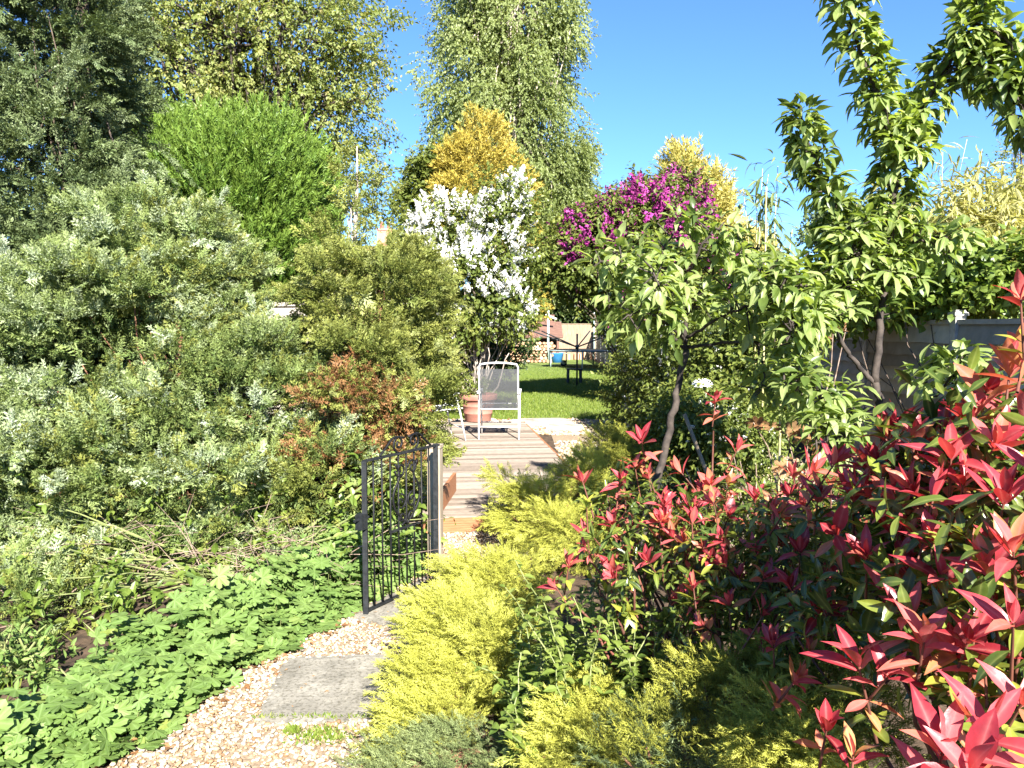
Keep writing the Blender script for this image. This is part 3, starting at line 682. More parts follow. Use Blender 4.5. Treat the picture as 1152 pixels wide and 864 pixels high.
# white domed bird table
bt = P(790, 434, 7.4)
bd = thing('bird_table', 'white domed bird feeder on a thin pole among the white blossom', 'bird feeder', tuple(bt * [1, 1, 0]))
a = Acc(); th = np.linspace(0, math.pi / 2, 8); lathe(a, np.c_[  .10 * np.cos(th) + .0005, .07 * np.sin(th)][::1], bt, 24); lathe(a, [[.10, 0], [.105, -.008], [.001, -.01]], bt, 24); a.build('dome', M['white'], bd, True)
a = Acc(); tube(a, [bt * [1, 1, 0], bt - [0, 0, .01]], .011, 8); a.build('pole', M['dark_metal'], bd, True)
a = Acc(); q_ = P(783, 500, 5.6); q2 = P(770, 466, 5.6); tube(a, [q2 + (q_ - q2) * (q2[2] / (q2[2] - q_[2])), q2], .014, 6)
tag(a.build('garden_stake', M['pale_wood'], None, True), 'short pale wooden stake standing right of the dark apple trunk', 'stake')

# ================================================================== PLANTS
M['bark'] = surf('bark', (.045, .032, .024), (.14, .105, .08), 14, .9, stretch=(4, 4, 1), bmp=.6)
M['red_bark'] = surf('reddish_bark', (.09, .04, .022), (.24, .12, .07), 14, .9, stretch=(4, 4, 1), bmp=.6)
M['pale_bark'] = surf('pale_bark', (.22, .18, .14), (.48, .42, .36), 10, .9, bmp=.3)
M['dark_bark'] = surf('dark_bark', (.018, .014, .012), (.07, .055, .045), 16, .85, bmp=.5)
M['twig'] = surf('dead_twig', (.10, .065, .045), (.28, .21, .16), 20, .9, bmp=0)
M['juniper'] = leaf_mat('juniper_needles', [(0, (.030, .060, .016)), (.28, (.08, .14, .034)), (.5, (.165, .23, .068)), (.72, (.25, .32, .17)), (1, (.44, .51, .42))], (.29, .32, .10), .5, .25, .55, .3)
M['juniper_brown'] = leaf_mat('juniper_dry_needles', [(0, (.13, .055, .02)), (.5, (.21, .10, .04)), (1, (.27, .17, .07))], trans=.1)
M['juniper_warm'] = leaf_mat('juniper_warm_needles', [(0, (.05, .080, .016)), (.4, (.12, .165, .034)), (.8, (.22, .245, .055)), (1, (.31, .36, .17))], (.34, .33, .08), .5, .25, .55, .35)
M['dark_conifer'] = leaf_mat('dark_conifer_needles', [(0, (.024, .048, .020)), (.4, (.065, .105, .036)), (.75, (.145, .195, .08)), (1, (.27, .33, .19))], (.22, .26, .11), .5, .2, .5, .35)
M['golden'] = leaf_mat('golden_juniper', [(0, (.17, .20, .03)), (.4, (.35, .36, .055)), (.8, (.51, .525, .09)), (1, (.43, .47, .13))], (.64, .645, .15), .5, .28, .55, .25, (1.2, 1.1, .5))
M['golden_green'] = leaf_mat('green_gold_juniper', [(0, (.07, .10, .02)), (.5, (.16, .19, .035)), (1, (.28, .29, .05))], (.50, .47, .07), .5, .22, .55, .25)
M['grey_green'] = leaf_mat('grey_green_juniper', [(0, (.09, .13, .045)), (.5, (.16, .21, .08)), (1, (.26, .31, .13))], (.28, .30, .12), .4, .2)
M['cypress'] = leaf_mat('cypress_sprays', [(0, (.030, .085, .012)), (.5, (.058, .14, .018)), (1, (.13, .22, .03))], (.22, .30, .05), .65, .25, .5, .3)
M['cherry'] = leaf_mat('cherry_leaf', [(0, (.14, .185, .045)), (.45, (.235, .28, .085)), (.75, (.32, .345, .12)), (1, (.34, .28, .11))], trans=.5, rough=.45)
M['birch'] = leaf_mat('birch_leaf', [(0, (.14, .18, .05)), (.5, (.235, .285, .095)), (1, (.35, .40, .18))], trans=.5, rough=.4, spec=.4)
M['gold_conifer'] = leaf_mat('gold_conifer', [(0, (.17, .145, .02)), (.5, (.33, .265, .04)), (1, (.46, .36, .07))], (.52, .42, .09), .5, .2)
M['pale_conifer'] = leaf_mat('pale_gold_conifer', [(0, (.26, .24, .045)), (.5, (.40, .36, .07)), (1, (.50, .46, .13))], (.56, .48, .18), .5, .25)
M['lilac_leaf'] = leaf_mat('lilac_leaf', [(0, (.065, .095, .018)), (.5, (.12, .155, .03)), (1, (.21, .23, .05))], trans=.35, rough=.45)
M['dark_leaf'] = leaf_mat('dark_hedge_leaf', [(0, (.018, .034, .010)), (.5, (.036, .060, .015)), (1, (.075, .10, .026))], trans=.2, rough=.45)
M['white_bloom'] = leaf_mat('white_blossom', [(0, (.74, .73, .66)), (1, (.84, .84, .80))], trans=.2, tcol=(1, 1, .97), rough=.7)
M['purple_bloom'] = leaf_mat('purple_blossom', [(0, (.17, .013, .10)), (.5, (.29, .027, .18)), (1, (.43, .075, .30))], trans=.2, tcol=(1.1, .8, 1.1), rough=.7)
M['apple'] = leaf_mat('apple_leaf', [(0, (.10, .155, .035)), (.45, (.20, .27, .075)), (.8, (.33, .39, .15)), (1, (.46, .50, .27))], (.34, .40, .13), .35, .5, .42, .45, (1.2, 1.25, .45), rib=((.45, .50, .22), .5), mott=40)
M['apple_shade_tint'] = leaf_mat('apple_shade_tint_leaf', [(0, (.055, .09, .02)), (.5, (.10, .15, .03)), (1, (.19, .24, .06))], trans=.4, rough=.38, spec=.5)  # darker copy of the apple leaf, shade painted into its colour
M['ivy'] = leaf_mat('climber_leaf', [(0, (.075, .13, .02)), (.5, (.15, .22, .035)), (1, (.26, .32, .08))], trans=.45, rough=.4, spec=.45)
M['bamboo'] = leaf_mat('bamboo_leaf', [(0, (.24, .25, .06)), (.5, (.37, .36, .12)), (1, (.49, .47, .22))], trans=.4, rough=.5)
M['bamboo_green'] = leaf_mat('bamboo_green_leaf', [(0, (.10, .14, .04)), (1, (.20, .24, .08))], trans=.35)
M['cane'] = surf('bamboo_cane', (.30, .26, .10), (.50, .45, .24), 6, .5)
M['geranium'] = leaf_mat('geranium_leaf', [(0, (.075, .135, .024)), (.5, (.125, .20, .042)), (.85, (.17, .24, .06)), (1, (.28, .30, .05))], (.18, .28, .09), .3, .33, .55, .25, rib=((.26, .36, .14), .4), mott=25)
M['herb'] = leaf_mat('herb_leaf', [(0, (.08, .13, .022)), (.5, (.16, .22, .040)), (1, (.26, .31, .08))], trans=.38, rough=.5)
M['stem'] = surf('green_stem', (.12, .15, .05), (.22, .24, .09), 10, .6, bmp=0)
M['red_leaf'] = leaf_mat('photinia_red_leaf', [(0, (.23, .020, .027)), (.3, (.43, .050, .065)), (.6, (.58, .13, .13)), (.8, (.54, .19, .10)), (1, (.43, .25, .08))], (.33, .028, .045), .35, trans=.36, rough=.36, spec=.45, tcol=(1.5, .8, .6), rib=((.62, .24, .22), .5), mott=35)
M['green_leaf'] = leaf_mat('photinia_green_leaf', [(0, (.035, .065, .012)), (.4, (.085, .125, .022)), (.75, (.21, .25, .035)), (1, (.36, .36, .05))], trans=.36, rough=.28, spec=.6, rib=((.34, .38, .10), .5), mott=35)
M['red_stem'] = surf('red_stem', (.07, .028, .018), (.17, .06, .04), 10, .6, bmp=0)
M['dry_leaf'] = leaf_mat('dry_leaf', [(0, (.14, .065, .028)), (.5, (.27, .14, .06)), (1, (.40, .26, .13))], trans=.15)

def clip01(x): return np.clip(x, 0, 1)
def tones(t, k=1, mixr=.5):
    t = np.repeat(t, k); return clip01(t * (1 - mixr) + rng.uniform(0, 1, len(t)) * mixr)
SPR = [sprayT(11, 4, .17, .075, .30, .38, s, .9, .62) for s in range(4)]
FEATH = [sprayT(20, 4, .13, .024, .22, .36, 10 + s, .75, .45) for s in range(3)]
CYP = [sprayT(14, 3, .16, .045, .12, .26, 20 + s, .55) for s in range(2)]
FAR = [sprayT(9, 2, .26, .085, .5, .4, 30 + s, .8) for s in range(2)]
def sprays(a, tms, p, d, nm, size, rnd):
    k = rng.integers(0, len(tms), len(p))
    for i, tm in enumerate(tms):
        s = k == i; place(a, tm, p[s], d[s], nm[s], size[s] if np.ndim(size) else np.full(s.sum(), size), rnd[s])
def conifer(name, label, base, top, blobs, nc, cr, per, tms, size, mat, bark, r0, hi=1.0, mixr=.55, nup=1.0, up=.35, out=1.0, part='foliage', group=None, mats2=None, shoots=0, sl=.5, nl=40, fill=.18, cmin=None, lo=.72, squash=.7, start=(.15, .95), trunk=True, cat='conifer', post=None, droop=0.0):
    t_ = thing(name, label, cat, tuple(base), group)
    p, d, tn, cc, cn = clumps(blobs, nc, cr, per, lo=lo, hi=hi, squash=squash, fill=fill, cmin=cmin)
    d = nrmz(d * out + UP * up + rv(len(p), .3) - UP * droop)
    nm = nrmz(UP * nup + rv(len(p), .45) + d * .45)
    sz = size * rng.uniform(.65, 1.25, len(p)); r = tones(tn, 1, mixr)
    if shoots:                                       # long arching shoots breaking the outline
        k_ = rng.permutation(len(cc))[:shoots]; sp, sd, st_, tw_ = [], [], [], []
        for i in k_:
            L = sl * rng.uniform(.6, 1.3); d0 = nrmz(cn[i] + rv(1, .35)[0] + UP * rng.uniform(.0, .9)); t = np.linspace(.1, 1, 11)[:, None]
            ln_ = cc[i] + d0 * L * t + (UP * .25 - np.array([0, 0, .5]) * t) * L * t
            q_ = np.repeat(ln_, 2, 0) + rv(22, .012); sp.append(q_); tgd = nrmz(np.gradient(ln_, axis=0)); sd.append(nrmz(np.repeat(tgd, 2, 0) + rv(22, .38))); st_.append(np.full(22, rng.uniform(.3, 1)) * np.ones(22)); tw_.append(ln_)
        p = np.vstack([p] + sp); d = np.vstack([d] + sd); m_ = sum(map(len, sp)); nm = np.vstack([nm, nrmz(rv(m_, .35) + UP * nup + np.vstack(sd) * .3)])
        sz = np.r_[sz, size * np.tile(np.repeat(np.linspace(.95, .5, 11), 2), len(sp)) * rng.uniform(.8, 1.15, m_)]; r = np.r_[r, clip01(np.concatenate(st_) + rng.normal(0, .15, m_))]
    if mats2:                                        # a share of clumps carries another foliage
        m2, frac, fn = mats2
        sel = fn(p) & (rng.uniform(0, 1, len(p)) < frac)
        a2 = Acc(); sprays(a2, tms, p[sel], d[sel], nm[sel], sz[sel], r[sel])
        if sel.any(): a2.build('dry_' + part if 'brown' in m2.name or 'dry' in m2.name else 'young_' + part, m2, t_)
        p, d, nm, sz, r = p[~sel], d[~sel], nm[~sel], sz[~sel], r[~sel]
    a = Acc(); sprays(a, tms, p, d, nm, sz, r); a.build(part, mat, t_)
    a = Acc(); tg = cc[rng.permutation(len(cc))[:nl]]
    limbs(a, base, top, tg, r0, .004, start=start, trunk=trunk, reach=.8, thick=.2); a.build('trunk', bark, t_, True)
    return t_
def gnd(px, d): return P(px, 367, d) * [1, 1, 0]

# ---- left: junipers
GAP[:] = [.34, .5]
B = [blob(110, 430, 6.7, 150, 130, 1.0), blob(290, 455, 6.5, 130, 72, .9), blob(215, 345, 7.0, 62, 60, .7), blob(330, 430, 6.9, 60, 30, .6), blob(60, 540, 5.7, 110, 75, .7), blob(215, 530, 5.8, 130, 85, .8), blob(345, 545, 5.9, 95, 75, .7), blob(180, 310, 7.3, 90, 75, .9)]
conifer('juniper_bush', 'broad blue green juniper filling the left side above the geraniums', gnd(200, 6.4), P(200, 330, 6.6), B, 1700, .20, 50, SPR, .15, M['juniper'], M['red_bark'], .08, shoots=150, sl=.42, hi=1.13, mixr=.45, nup=.8, up=.15, cmin=.215, nl=60, start=(.0, .6), fill=.16, lo=.60, squash=.30, mats2=(M['juniper_warm'], .22, lambda p: p[:, 0] > -3.2))
B = [blob(420, 350, 6.6, 68, 66, .6), blob(420, 440, 6.2, 62, 80, .6), blob(385, 545, 5.9, 66, 52, .5), blob(450, 515, 6.0, 26, 36, .35), blob(445, 335, 6.9, 40, 46, .5), blob(450, 410, 6.5, 36, 55, .5), blob(468, 462, 6.2, 24, 30, .3)]
conifer('juniper_bush', 'warm green juniper with dead brown patches, between the blue green one and the deck', gnd(430, 6.5), P(425, 320, 6.7), B, 1100, .165, 44, SPR, .135, M['juniper_warm'], M['red_bark'], .06, shoots=110, sl=.32, hi=1.13, mixr=.45, nup=.8, up=.18, cmin=.175, nl=40, start=(.0, .7), fill=.18, lo=.60, squash=.32,
        mats2=(M['juniper_brown'], .5, lambda p: ((p - P(395, 480, 5.9)) ** 2).sum(1) < .55 ** 2))
GAP[:] = [0, .5]
# a tall leading shoot
B = [blob(392, 250, 7.0, 14, 22, .15), blob(398, 200, 7.0, 10, 30, .12), blob(378, 275, 7.0, 26, 16, .2), blob(418, 225, 7.0, 16, 12, .12)]
conifer('juniper_leader', 'thin upright leading shoot standing clear above the warm green juniper', P(388, 345, 7.0) * [1, 1, 0], P(402, 165, 7.0), B, 26, .13, 9, SPR, .15, M['juniper_warm'], M['pale_bark'], .028, up=.2, nl=16, fill=.05, lo=.5)
# ---- left: tall dark conifer
GAP[:] = [.40, .5]
B = [blob(62, 50, 8.6, 58, 130, .9), blob(15, 200, 8.3, 90, 120, 1.0), blob(88, 210, 8.4, 48, 90, .8), blob(40, 320, 7.9, 85, 90, .9), blob(95, 100, 8.8, 36, 80, .6), blob(-10, 30, 8.6, 70, 110, .9), blob(110, 310, 8.0, 75, 75, .8)]
conifer('tall_conifer', 'tall dark shaggy conifer at the far left rising out of the picture', gnd(95, 8.6), P(95, -90, 8.6), B, 1900, .28, 54, SPR, .20, M['dark_conifer'], M['bark'], .13, shoots=150, sl=.7, hi=1.15, mixr=.4, nup=.8, up=.12, cmin=.30, nl=60, fill=.22, squash=.35, lo=.7, droop=.15)
GAP[:] = [0, .5]
# ---- low juniper, dead twigs and brambles at the lower left
B = [blob(35, 680, 4.5, 60, 45, .35), blob(75, 650, 4.9, 50, 35, .35), blob(-20, 730, 4.2, 50, 35, .3)]
conifer('low_juniper', 'low grey green juniper at the lower left edge behind the geraniums', gnd(40, 4.5), P(40, 640, 4.6), B, 150, .11, 20, SPR, .12, M['juniper'], M['twig'], .03, hi=1.15, mixr=.4, nup=.7, cmin=.13, nl=40, fill=.3, trunk=False, mats2=(M['juniper_warm'], .35, lambda p: p[:, 0] > -9))
tw = thing('brush_pile', 'tangle of dry dead twigs and stems under the junipers at the left', 'brush', tuple(gnd(120, 4.9)))
a = Acc()
for i in range(260):
    px, py = rng.uniform(60, 400), 0; d0 = rng.uniform(4.6, 5.6)
    b0 = gnd(px, d0) + [0, 0, rng.uniform(0, .35)]; dirv = nrmz(rng.normal(0, 1, 3) * [1, .6, .35] + [.2, -.2, .12]); L = rng.uniform(.15, .6)
    tube(a, wob([b0, b0 + dirv * L * .5 + [0, 0, .03], b0 + dirv * L], .03), np.linspace(.003, .001, 3), 4, cap=False)
a.build('twigs', M['twig'], tw)
def leafplant(name, label, cat, base, pts, d, tones_, L, k, tm, size, mat, part='foliage', stemmat=None, alpha=.95, droop=.15, group=None, upn=.8, nst=20, jit=.35):
    t_ = thing(name, label, cat, tuple(base), group)
    pos, dr, nm = twig_leaves(pts, d, L, k, alpha, droop, upn, jit)
    a = Acc(); place(a, tm, pos, dr, nm, size * rng.uniform(.6, 1.2, len(pos)), tones(tones_, k, .6)); a.build(part, mat, t_)
    if stemmat:
        a = Acc(); idx = rng.permutation(len(pts))[:nst]
        for i in idx:
            q = pts[i]; s = np.array(base) + rv(1, .012)[0] * [1, 1, 0]
            tube(a, wob(bez(s, s * .4 + q * .6 + [0, 0, .05], q + d[i] * np.mean(L), 6), .012), np.linspace(.009, .003, 6), 5, cap=False)
        a.build('stems', stemmat, t_)
    return t_
# brambles: leafy bits in the shade under the junipers
pts = np.array([gnd(rng.uniform(30, 480), rng.uniform(4.9, 5.7)) + [0, 0, rng.uniform(.05, .65)] for _ in range(130)] + [P(rng.uniform(0, 230), 600, rng.uniform(4.0, 4.9)) * [1, 1, 0] + [0, 0, rng.uniform(.02, .3)] for _ in range(80)])
leafplant('bramble', 'bright green bramble stems and leaves growing under the left junipers', 'bramble', gnd(260, 5.2), pts, nrmz(rv(len(pts)) + UP * .6 - [0, .5, 0]), rng.uniform(0, 1, len(pts)), .22, 6, LEAF, .07, M['ivy'], stemmat=M['stem'], nst=50)
pts = np.array([P(rng.uniform(-20, 70), rng.uniform(715, 790), rng.uniform(3.4, 4.1)) for _ in range(110)])
leafplant('leafy_plant', 'light green divided leaves at the lower left corner behind the geraniums', 'plant', gnd(10, 3.7), pts, nrmz(rv(len(pts)) + UP * .8), rng.uniform(.3, 1, len(pts)), .12, 7, leafT(.2, .2, .2, 3), .055, M['geranium'], stemmat=M['stem'], nst=40)

# ---- geranium ground cover
PALM = [palmT(7, .48), palmT(7, .38), palmT(5, .45)]
GE = np.array([G(-90, 950), G(40, 895), G(160, 838), G(272, 758), G(395, 688), G(470, 645), G(480, 625)])[:, :2]
def along(poly, s):
    seg = np.r_[0, np.cumsum(np.linalg.norm(np.diff(poly, axis=0), axis=1))]; s = s * seg[-1]
    return np.c_[np.interp(s, seg, poly[:, 0]), np.interp(s, seg, poly[:, 1])]
N = 2700; s = rng.uniform(0, 1, N); e = along(GE, s); off = rng.uniform(-.02, .56, N) * np.clip(.72 + s * .6, 0, 1.1)
tang = along(GE, np.clip(s + .02, 0, 1)) - along(GE, np.clip(s - .02, 0, 1)); tang = nrmz(tang); nr = np.c_[-tang[:, 1], tang[:, 0]]
xy = e + nr * off[:, None] + rng.normal(0, .03, (N, 2))
hz = .05 + (.11 + .11 * s) * np.sqrt(clip01(off / .3)) + .06 * np.sin(xy[:, 0] * 9) * np.cos(xy[:, 1] * 7) + rng.normal(0, .03, N)
hz *= rng.uniform(.30, 1.2, N); p = np.c_[xy, np.clip(hz, .03, .5)]
a = Acc(); nm = nrmz(UP * 1.2 + rv(N, .40) + np.c_[-nr * .45, np.zeros(N)] + [.1, -.25, 0]); dr = nrmz(np.c_[rng.normal(0, 1, (N, 2)) - nr * .8, np.zeros(N)])
sprays(a, PALM, p, dr, nm, rng.uniform(.055, .15, N), clip01(rng.beta(2, 2.4, N)))
o = tag(a.build('geranium_leaves', M['geranium']), 'bright green lobed geranium leaves in a band along the left edge of the gravel', 'ground cover', kind='stuff')
a = Acc()
for i in range(0, N, 3):
    tube(a, bez(p[i] * [1, 1, 0] + [*(nr[i] * .05), 0], p[i] * [1, 1, .6], p[i], 4), .0022, 3, cap=False)
tag(a.build('geranium_stalks', M['stem']), 'thin stalks carrying the geranium leaves beside the path', 'ground cover', kind='stuff')
for k, (px, py) in enumerate(((262, 752), (240, 745), (142, 848))):
    n = 7; c = G(px, py); a = Acc(); q = c + np.c_[rng.normal(0, .045, (n, 2)), rng.uniform(.03, .09, n)]
    sprays(a, PALM, q, nrmz(rv(n) * [1, 1, .1]), nrmz(UP + rv(n, .25)), rng.uniform(.06, .1, n), rng.uniform(.3, .8, n))
    t_ = thing('geranium_seedling', ('small geranium seedling out on the gravel below the tall clump, the right one', 'small geranium seedling on the gravel just left of another seedling', 'geranium seedling at the bottom of the picture by the gravel edge')[k], 'seedling', tuple(c)); a.build('leaves', M['geranium'], t_)
    a = Acc(); [tube(a, [c, z], .002, 3) for z in q]; a.build('stalks', M['stem'], t_)
# fallen dry leaves on path edges
n = 260; s = rng.uniform(0, 1, n); xy = along(GE, s) + rng.normal(0, .07, (n, 2)) + [.03, 0]
a = Acc(); place(a, LEAF_S, np.c_[xy, np.full(n, .02)], nrmz(rv(n) * [1, 1, .2]), nrmz(UP + rv(n, .4)), rng.uniform(.02, .055, n), rng.uniform(0, 1, n))
tag(a.build('leaf_litter', M['dry_leaf']), 'dry brown leaves fallen along the gravel edge', 'leaf litter', kind='stuff')

n = 420; q = np.array(PATH)[:, :2]; xy = rng.uniform(q.min(0), q.max(0), (n, 2)); xy = xy[in_poly(xy[:, 0], xy[:, 1], PATH)]; n = len(xy)
a = Acc(); place(a, LEAF_S, np.c_[xy, rng.uniform(.016, .026, n)], nrmz(rv(n) * [1, 1, .25]), nrmz(UP + rv(n, .5)), rng.uniform(.008, .032, n), rng.uniform(0, 1, n))
tag(a.build('leaf_litter', M['dry_leaf']), 'small dry leaf scraps scattered over the path gravel', 'leaf litter', kind='stuff')
n = 900; c = G(362, 832)[:2]; xy = np.r_[c + rng.normal(0, .035, (n // 2, 2)) * [1.5, 1], G(330, 826)[:2] + rng.normal(0, .015, (n // 4, 2)), SLABS[0][0] + np.c_[rng.uniform(-.3, .3, n // 4), np.full(n // 4, -.305)] + rng.normal(0, .008, (n // 4, 2))]
a = Acc(); place(a, DIA_L, np.c_[xy, np.full(len(xy), .012)], nrmz(rv(len(xy), .6) + UP), rv(len(xy)), rng.uniform(.012, .03, len(xy)), rng.uniform(0, 1, len(xy)))
tag(a.build('moss', M['grass']), 'small tuft of green moss at the near edge of the concrete slab', 'moss', kind='stuff')
n = 16000; xy = np.r_[rng.uniform((1.2, .8), (4.1, 8.6), (n, 2)), rng.uniform((-9, 1.5), (-2.2, 6.5), (n, 2))]
k_ = ~in_poly(xy[:, 0], xy[:, 1], PATH) & (vnoise(np.c_[xy, xy[:, 0] * 0], .5, 9) > .38); xy = xy[k_]; n = len(xy)
a = Acc(); place(a, tm, np.c_[xy, np.full(n, .002)], nrmz(rv(n, .5) + UP), rv(n), np.stack([np.full(n, .010), rng.uniform(.04, .14, n), np.ones(n)], 1), rng.uniform(0, 1, n))
j_ = rng.permutation(n)[:n // 3]; place(a, LEAF_S, np.c_[xy[j_], rng.uniform(.01, .09, len(j_))], nrmz(rv(len(j_)) * [1, 1, .3]), nrmz(UP + rv(len(j_), .4)), rng.uniform(.025, .07, len(j_)), rng.uniform(0, 1, len(j_)))
tag(a.build('weeds', M['grass']), 'low weeds and grass on the bare soil of the beds', 'weeds', kind='stuff')
# ---- golden junipers
def gold_clumps(blobs, nc, cr, per, cmin):
    GAP[:] = [.42, .17]; o = clumps(blobs, int(nc * 1.7), cr, int(per * 1.15), lo=.68, hi=1.1, squash=.32, fill=.28, cmin=cmin); GAP[:] = [0, .5]; return o
def golden(label, base, blobs, nc, cr, per, size, mat, m2=None, nl=30, dirv=(-.5, -.55, .12), cmin=.09, k=.8):
    t_ = thing('golden_juniper', label, 'juniper', tuple(base), None)
    p, d, tn, cc, cn = gold_clumps(blobs, nc, cr, per, cmin)
    d = nrmz(d * k + np.array(dirv) + rv(len(p), .28)); nm = nrmz(UP + rv(len(p), .35))
    sz = size * rng.uniform(.6, 1.2, len(p)); r = tones(tn, 1, .5)
    c0 = np.mean([b[0] for b in blobs], 0)
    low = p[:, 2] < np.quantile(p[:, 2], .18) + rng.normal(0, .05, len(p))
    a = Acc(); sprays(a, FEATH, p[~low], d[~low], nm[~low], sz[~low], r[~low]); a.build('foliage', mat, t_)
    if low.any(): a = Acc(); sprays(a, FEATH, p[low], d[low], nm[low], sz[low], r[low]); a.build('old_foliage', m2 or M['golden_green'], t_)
    a = Acc(); limbs(a, base, np.array(base) + [0, 0, .3], cc[:nl], .025, .004, trunk=False); a.build('branches', M['red_bark'], t_, True)
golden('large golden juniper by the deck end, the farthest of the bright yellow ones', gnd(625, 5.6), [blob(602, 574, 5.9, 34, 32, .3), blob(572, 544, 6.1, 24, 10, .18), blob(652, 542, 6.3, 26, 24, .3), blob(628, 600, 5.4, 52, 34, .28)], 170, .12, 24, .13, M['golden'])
golden('golden juniper near the lawn edge, shade painted into its darker foliage', gnd(690, 7.2), [blob(668, 520, 6.9, 26, 14, .25), blob(690, 508, 7.3, 30, 20, .35), blob(715, 522, 7.1, 30, 20, .3)], 100, .13, 22, .13, M['golden_green'], M['dark_conifer'])  # golden juniper in shade: the shade is painted by darker foliage colours
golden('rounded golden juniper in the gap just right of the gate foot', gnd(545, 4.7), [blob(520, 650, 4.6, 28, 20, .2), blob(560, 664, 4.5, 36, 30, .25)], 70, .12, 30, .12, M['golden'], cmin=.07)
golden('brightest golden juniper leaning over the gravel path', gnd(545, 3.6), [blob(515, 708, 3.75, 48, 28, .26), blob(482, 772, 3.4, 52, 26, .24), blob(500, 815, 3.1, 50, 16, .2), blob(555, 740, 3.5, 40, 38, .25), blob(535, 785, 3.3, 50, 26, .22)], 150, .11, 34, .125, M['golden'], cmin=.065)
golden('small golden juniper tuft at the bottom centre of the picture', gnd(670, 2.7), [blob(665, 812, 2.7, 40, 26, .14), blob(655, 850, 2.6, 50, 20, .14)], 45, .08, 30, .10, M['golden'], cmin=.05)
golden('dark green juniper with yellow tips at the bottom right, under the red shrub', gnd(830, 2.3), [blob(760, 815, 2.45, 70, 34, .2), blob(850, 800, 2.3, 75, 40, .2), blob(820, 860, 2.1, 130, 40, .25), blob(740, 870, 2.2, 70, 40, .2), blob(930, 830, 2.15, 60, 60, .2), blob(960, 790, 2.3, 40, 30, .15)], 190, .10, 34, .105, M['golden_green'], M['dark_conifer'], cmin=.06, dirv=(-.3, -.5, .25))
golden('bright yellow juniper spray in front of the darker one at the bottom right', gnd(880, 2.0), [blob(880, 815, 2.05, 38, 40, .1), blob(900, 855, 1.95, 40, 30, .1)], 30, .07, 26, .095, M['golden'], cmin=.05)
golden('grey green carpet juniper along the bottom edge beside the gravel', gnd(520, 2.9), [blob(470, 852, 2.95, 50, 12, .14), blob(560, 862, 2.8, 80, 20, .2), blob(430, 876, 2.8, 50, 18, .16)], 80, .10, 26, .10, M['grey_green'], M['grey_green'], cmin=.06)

# ---- green stemmed herbs between the golden junipers and the red shrub
t_ = thing('herb_clump', 'upright clump of leafy green stems between the golden junipers and the red shrub', 'plant', tuple(gnd(660, 3.2)))
a, a2 = Acc(), Acc()
for i in range(80):
    px = rng.uniform(572, 745); d0 = rng.uniform(2.6, 3.4); b0 = gnd(px, d0); h = rng.uniform(.35, .72) * (1 if px > 620 else .75)
    lean = rng.normal(0, .1, 3) * [1, 1, 0]; cur = wob(bez(b0, b0 + [0, 0, h * .6], b0 + lean + [0, 0, h], 9), .008); tube(a2, cur, np.linspace(.0045, .002, 9), 5)
    k = 16; tt = np.linspace(.2, 1, k); pos = np.stack([np.interp(tt * 8, np.arange(9), cur[:, c]) for c in range(3)], 1); pos = np.repeat(pos, 2, 0)
    an = np.repeat(np.arange(k) * 1.57 + rng.uniform(0, 6), 2) + np.tile([0, math.pi], k)
    dr = np.c_[np.cos(an), np.sin(an), rng.normal(.25, .25, 2 * k)]
    place(a, leafT(.3, .25, .35, 4), pos, nrmz(dr), nrmz(UP + rv(2 * k, .25)), np.repeat(.075 * (1.1 - tt * .6), 2) * rng.uniform(.7, 1.2, 2 * k), clip01(rng.normal(.5, .22, 2 * k)))
a.build('leaves', M['herb'], t_); a2.build('stems', M['stem'], t_)

# ---- background trees
def tree(name, label, base, top, blobs, nc, cr, per, k, L, tm, size, mat, bark, r0, hi=1.0, cat='tree', group=None, alpha=.9, droop=.2, squash=.8, lo=.6, fill=.25, nl=60, cmin=None, hang=0, jit=.4, bloom=None, r1=.012, trunk=True, start=(.2, .95), outw=1.0, upd=0.0, upn=.8):
    t_ = thing(name, label, cat, tuple(base), group)
    p, d, tn, cc, cn = clumps(blobs, nc, cr, per, lo=lo, hi=hi, squash=squash, fill=fill, cmin=cmin)
    d = nrmz(d * outw + rv(len(p), .3) + UP * (upd - hang))
    pos, dr, nm = twig_leaves(p, d, L * rng.uniform(.6, 1.3, len(p)), k, alpha, droop, upn, jit)
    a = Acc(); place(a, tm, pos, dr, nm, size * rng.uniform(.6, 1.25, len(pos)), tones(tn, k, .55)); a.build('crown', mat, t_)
    if bloom:
        bm, tmb, fr, bs, bd = bloom; q, qn = surf_pts(blobs, fr, .82, 1.08)
        if bd is not None: kk = bd(q); q, qn = q[kk], qn[kk]
        a = Acc(); place(a, tmb, q, nrmz(qn * .7 + UP * .6 + rv(len(q), .5)), rv(len(q)), bs * rng.uniform(.6, 1.2, len(q)), rng.uniform(0, 1, len(q))); a.build('blossom', bm, t_)
    a = Acc(); limbs(a, base, top, cc[rng.permutation(len(cc))[:nl]], r0, r1, start=start, trunk=trunk); a.build('trunk', bark, t_, True)
    return t_
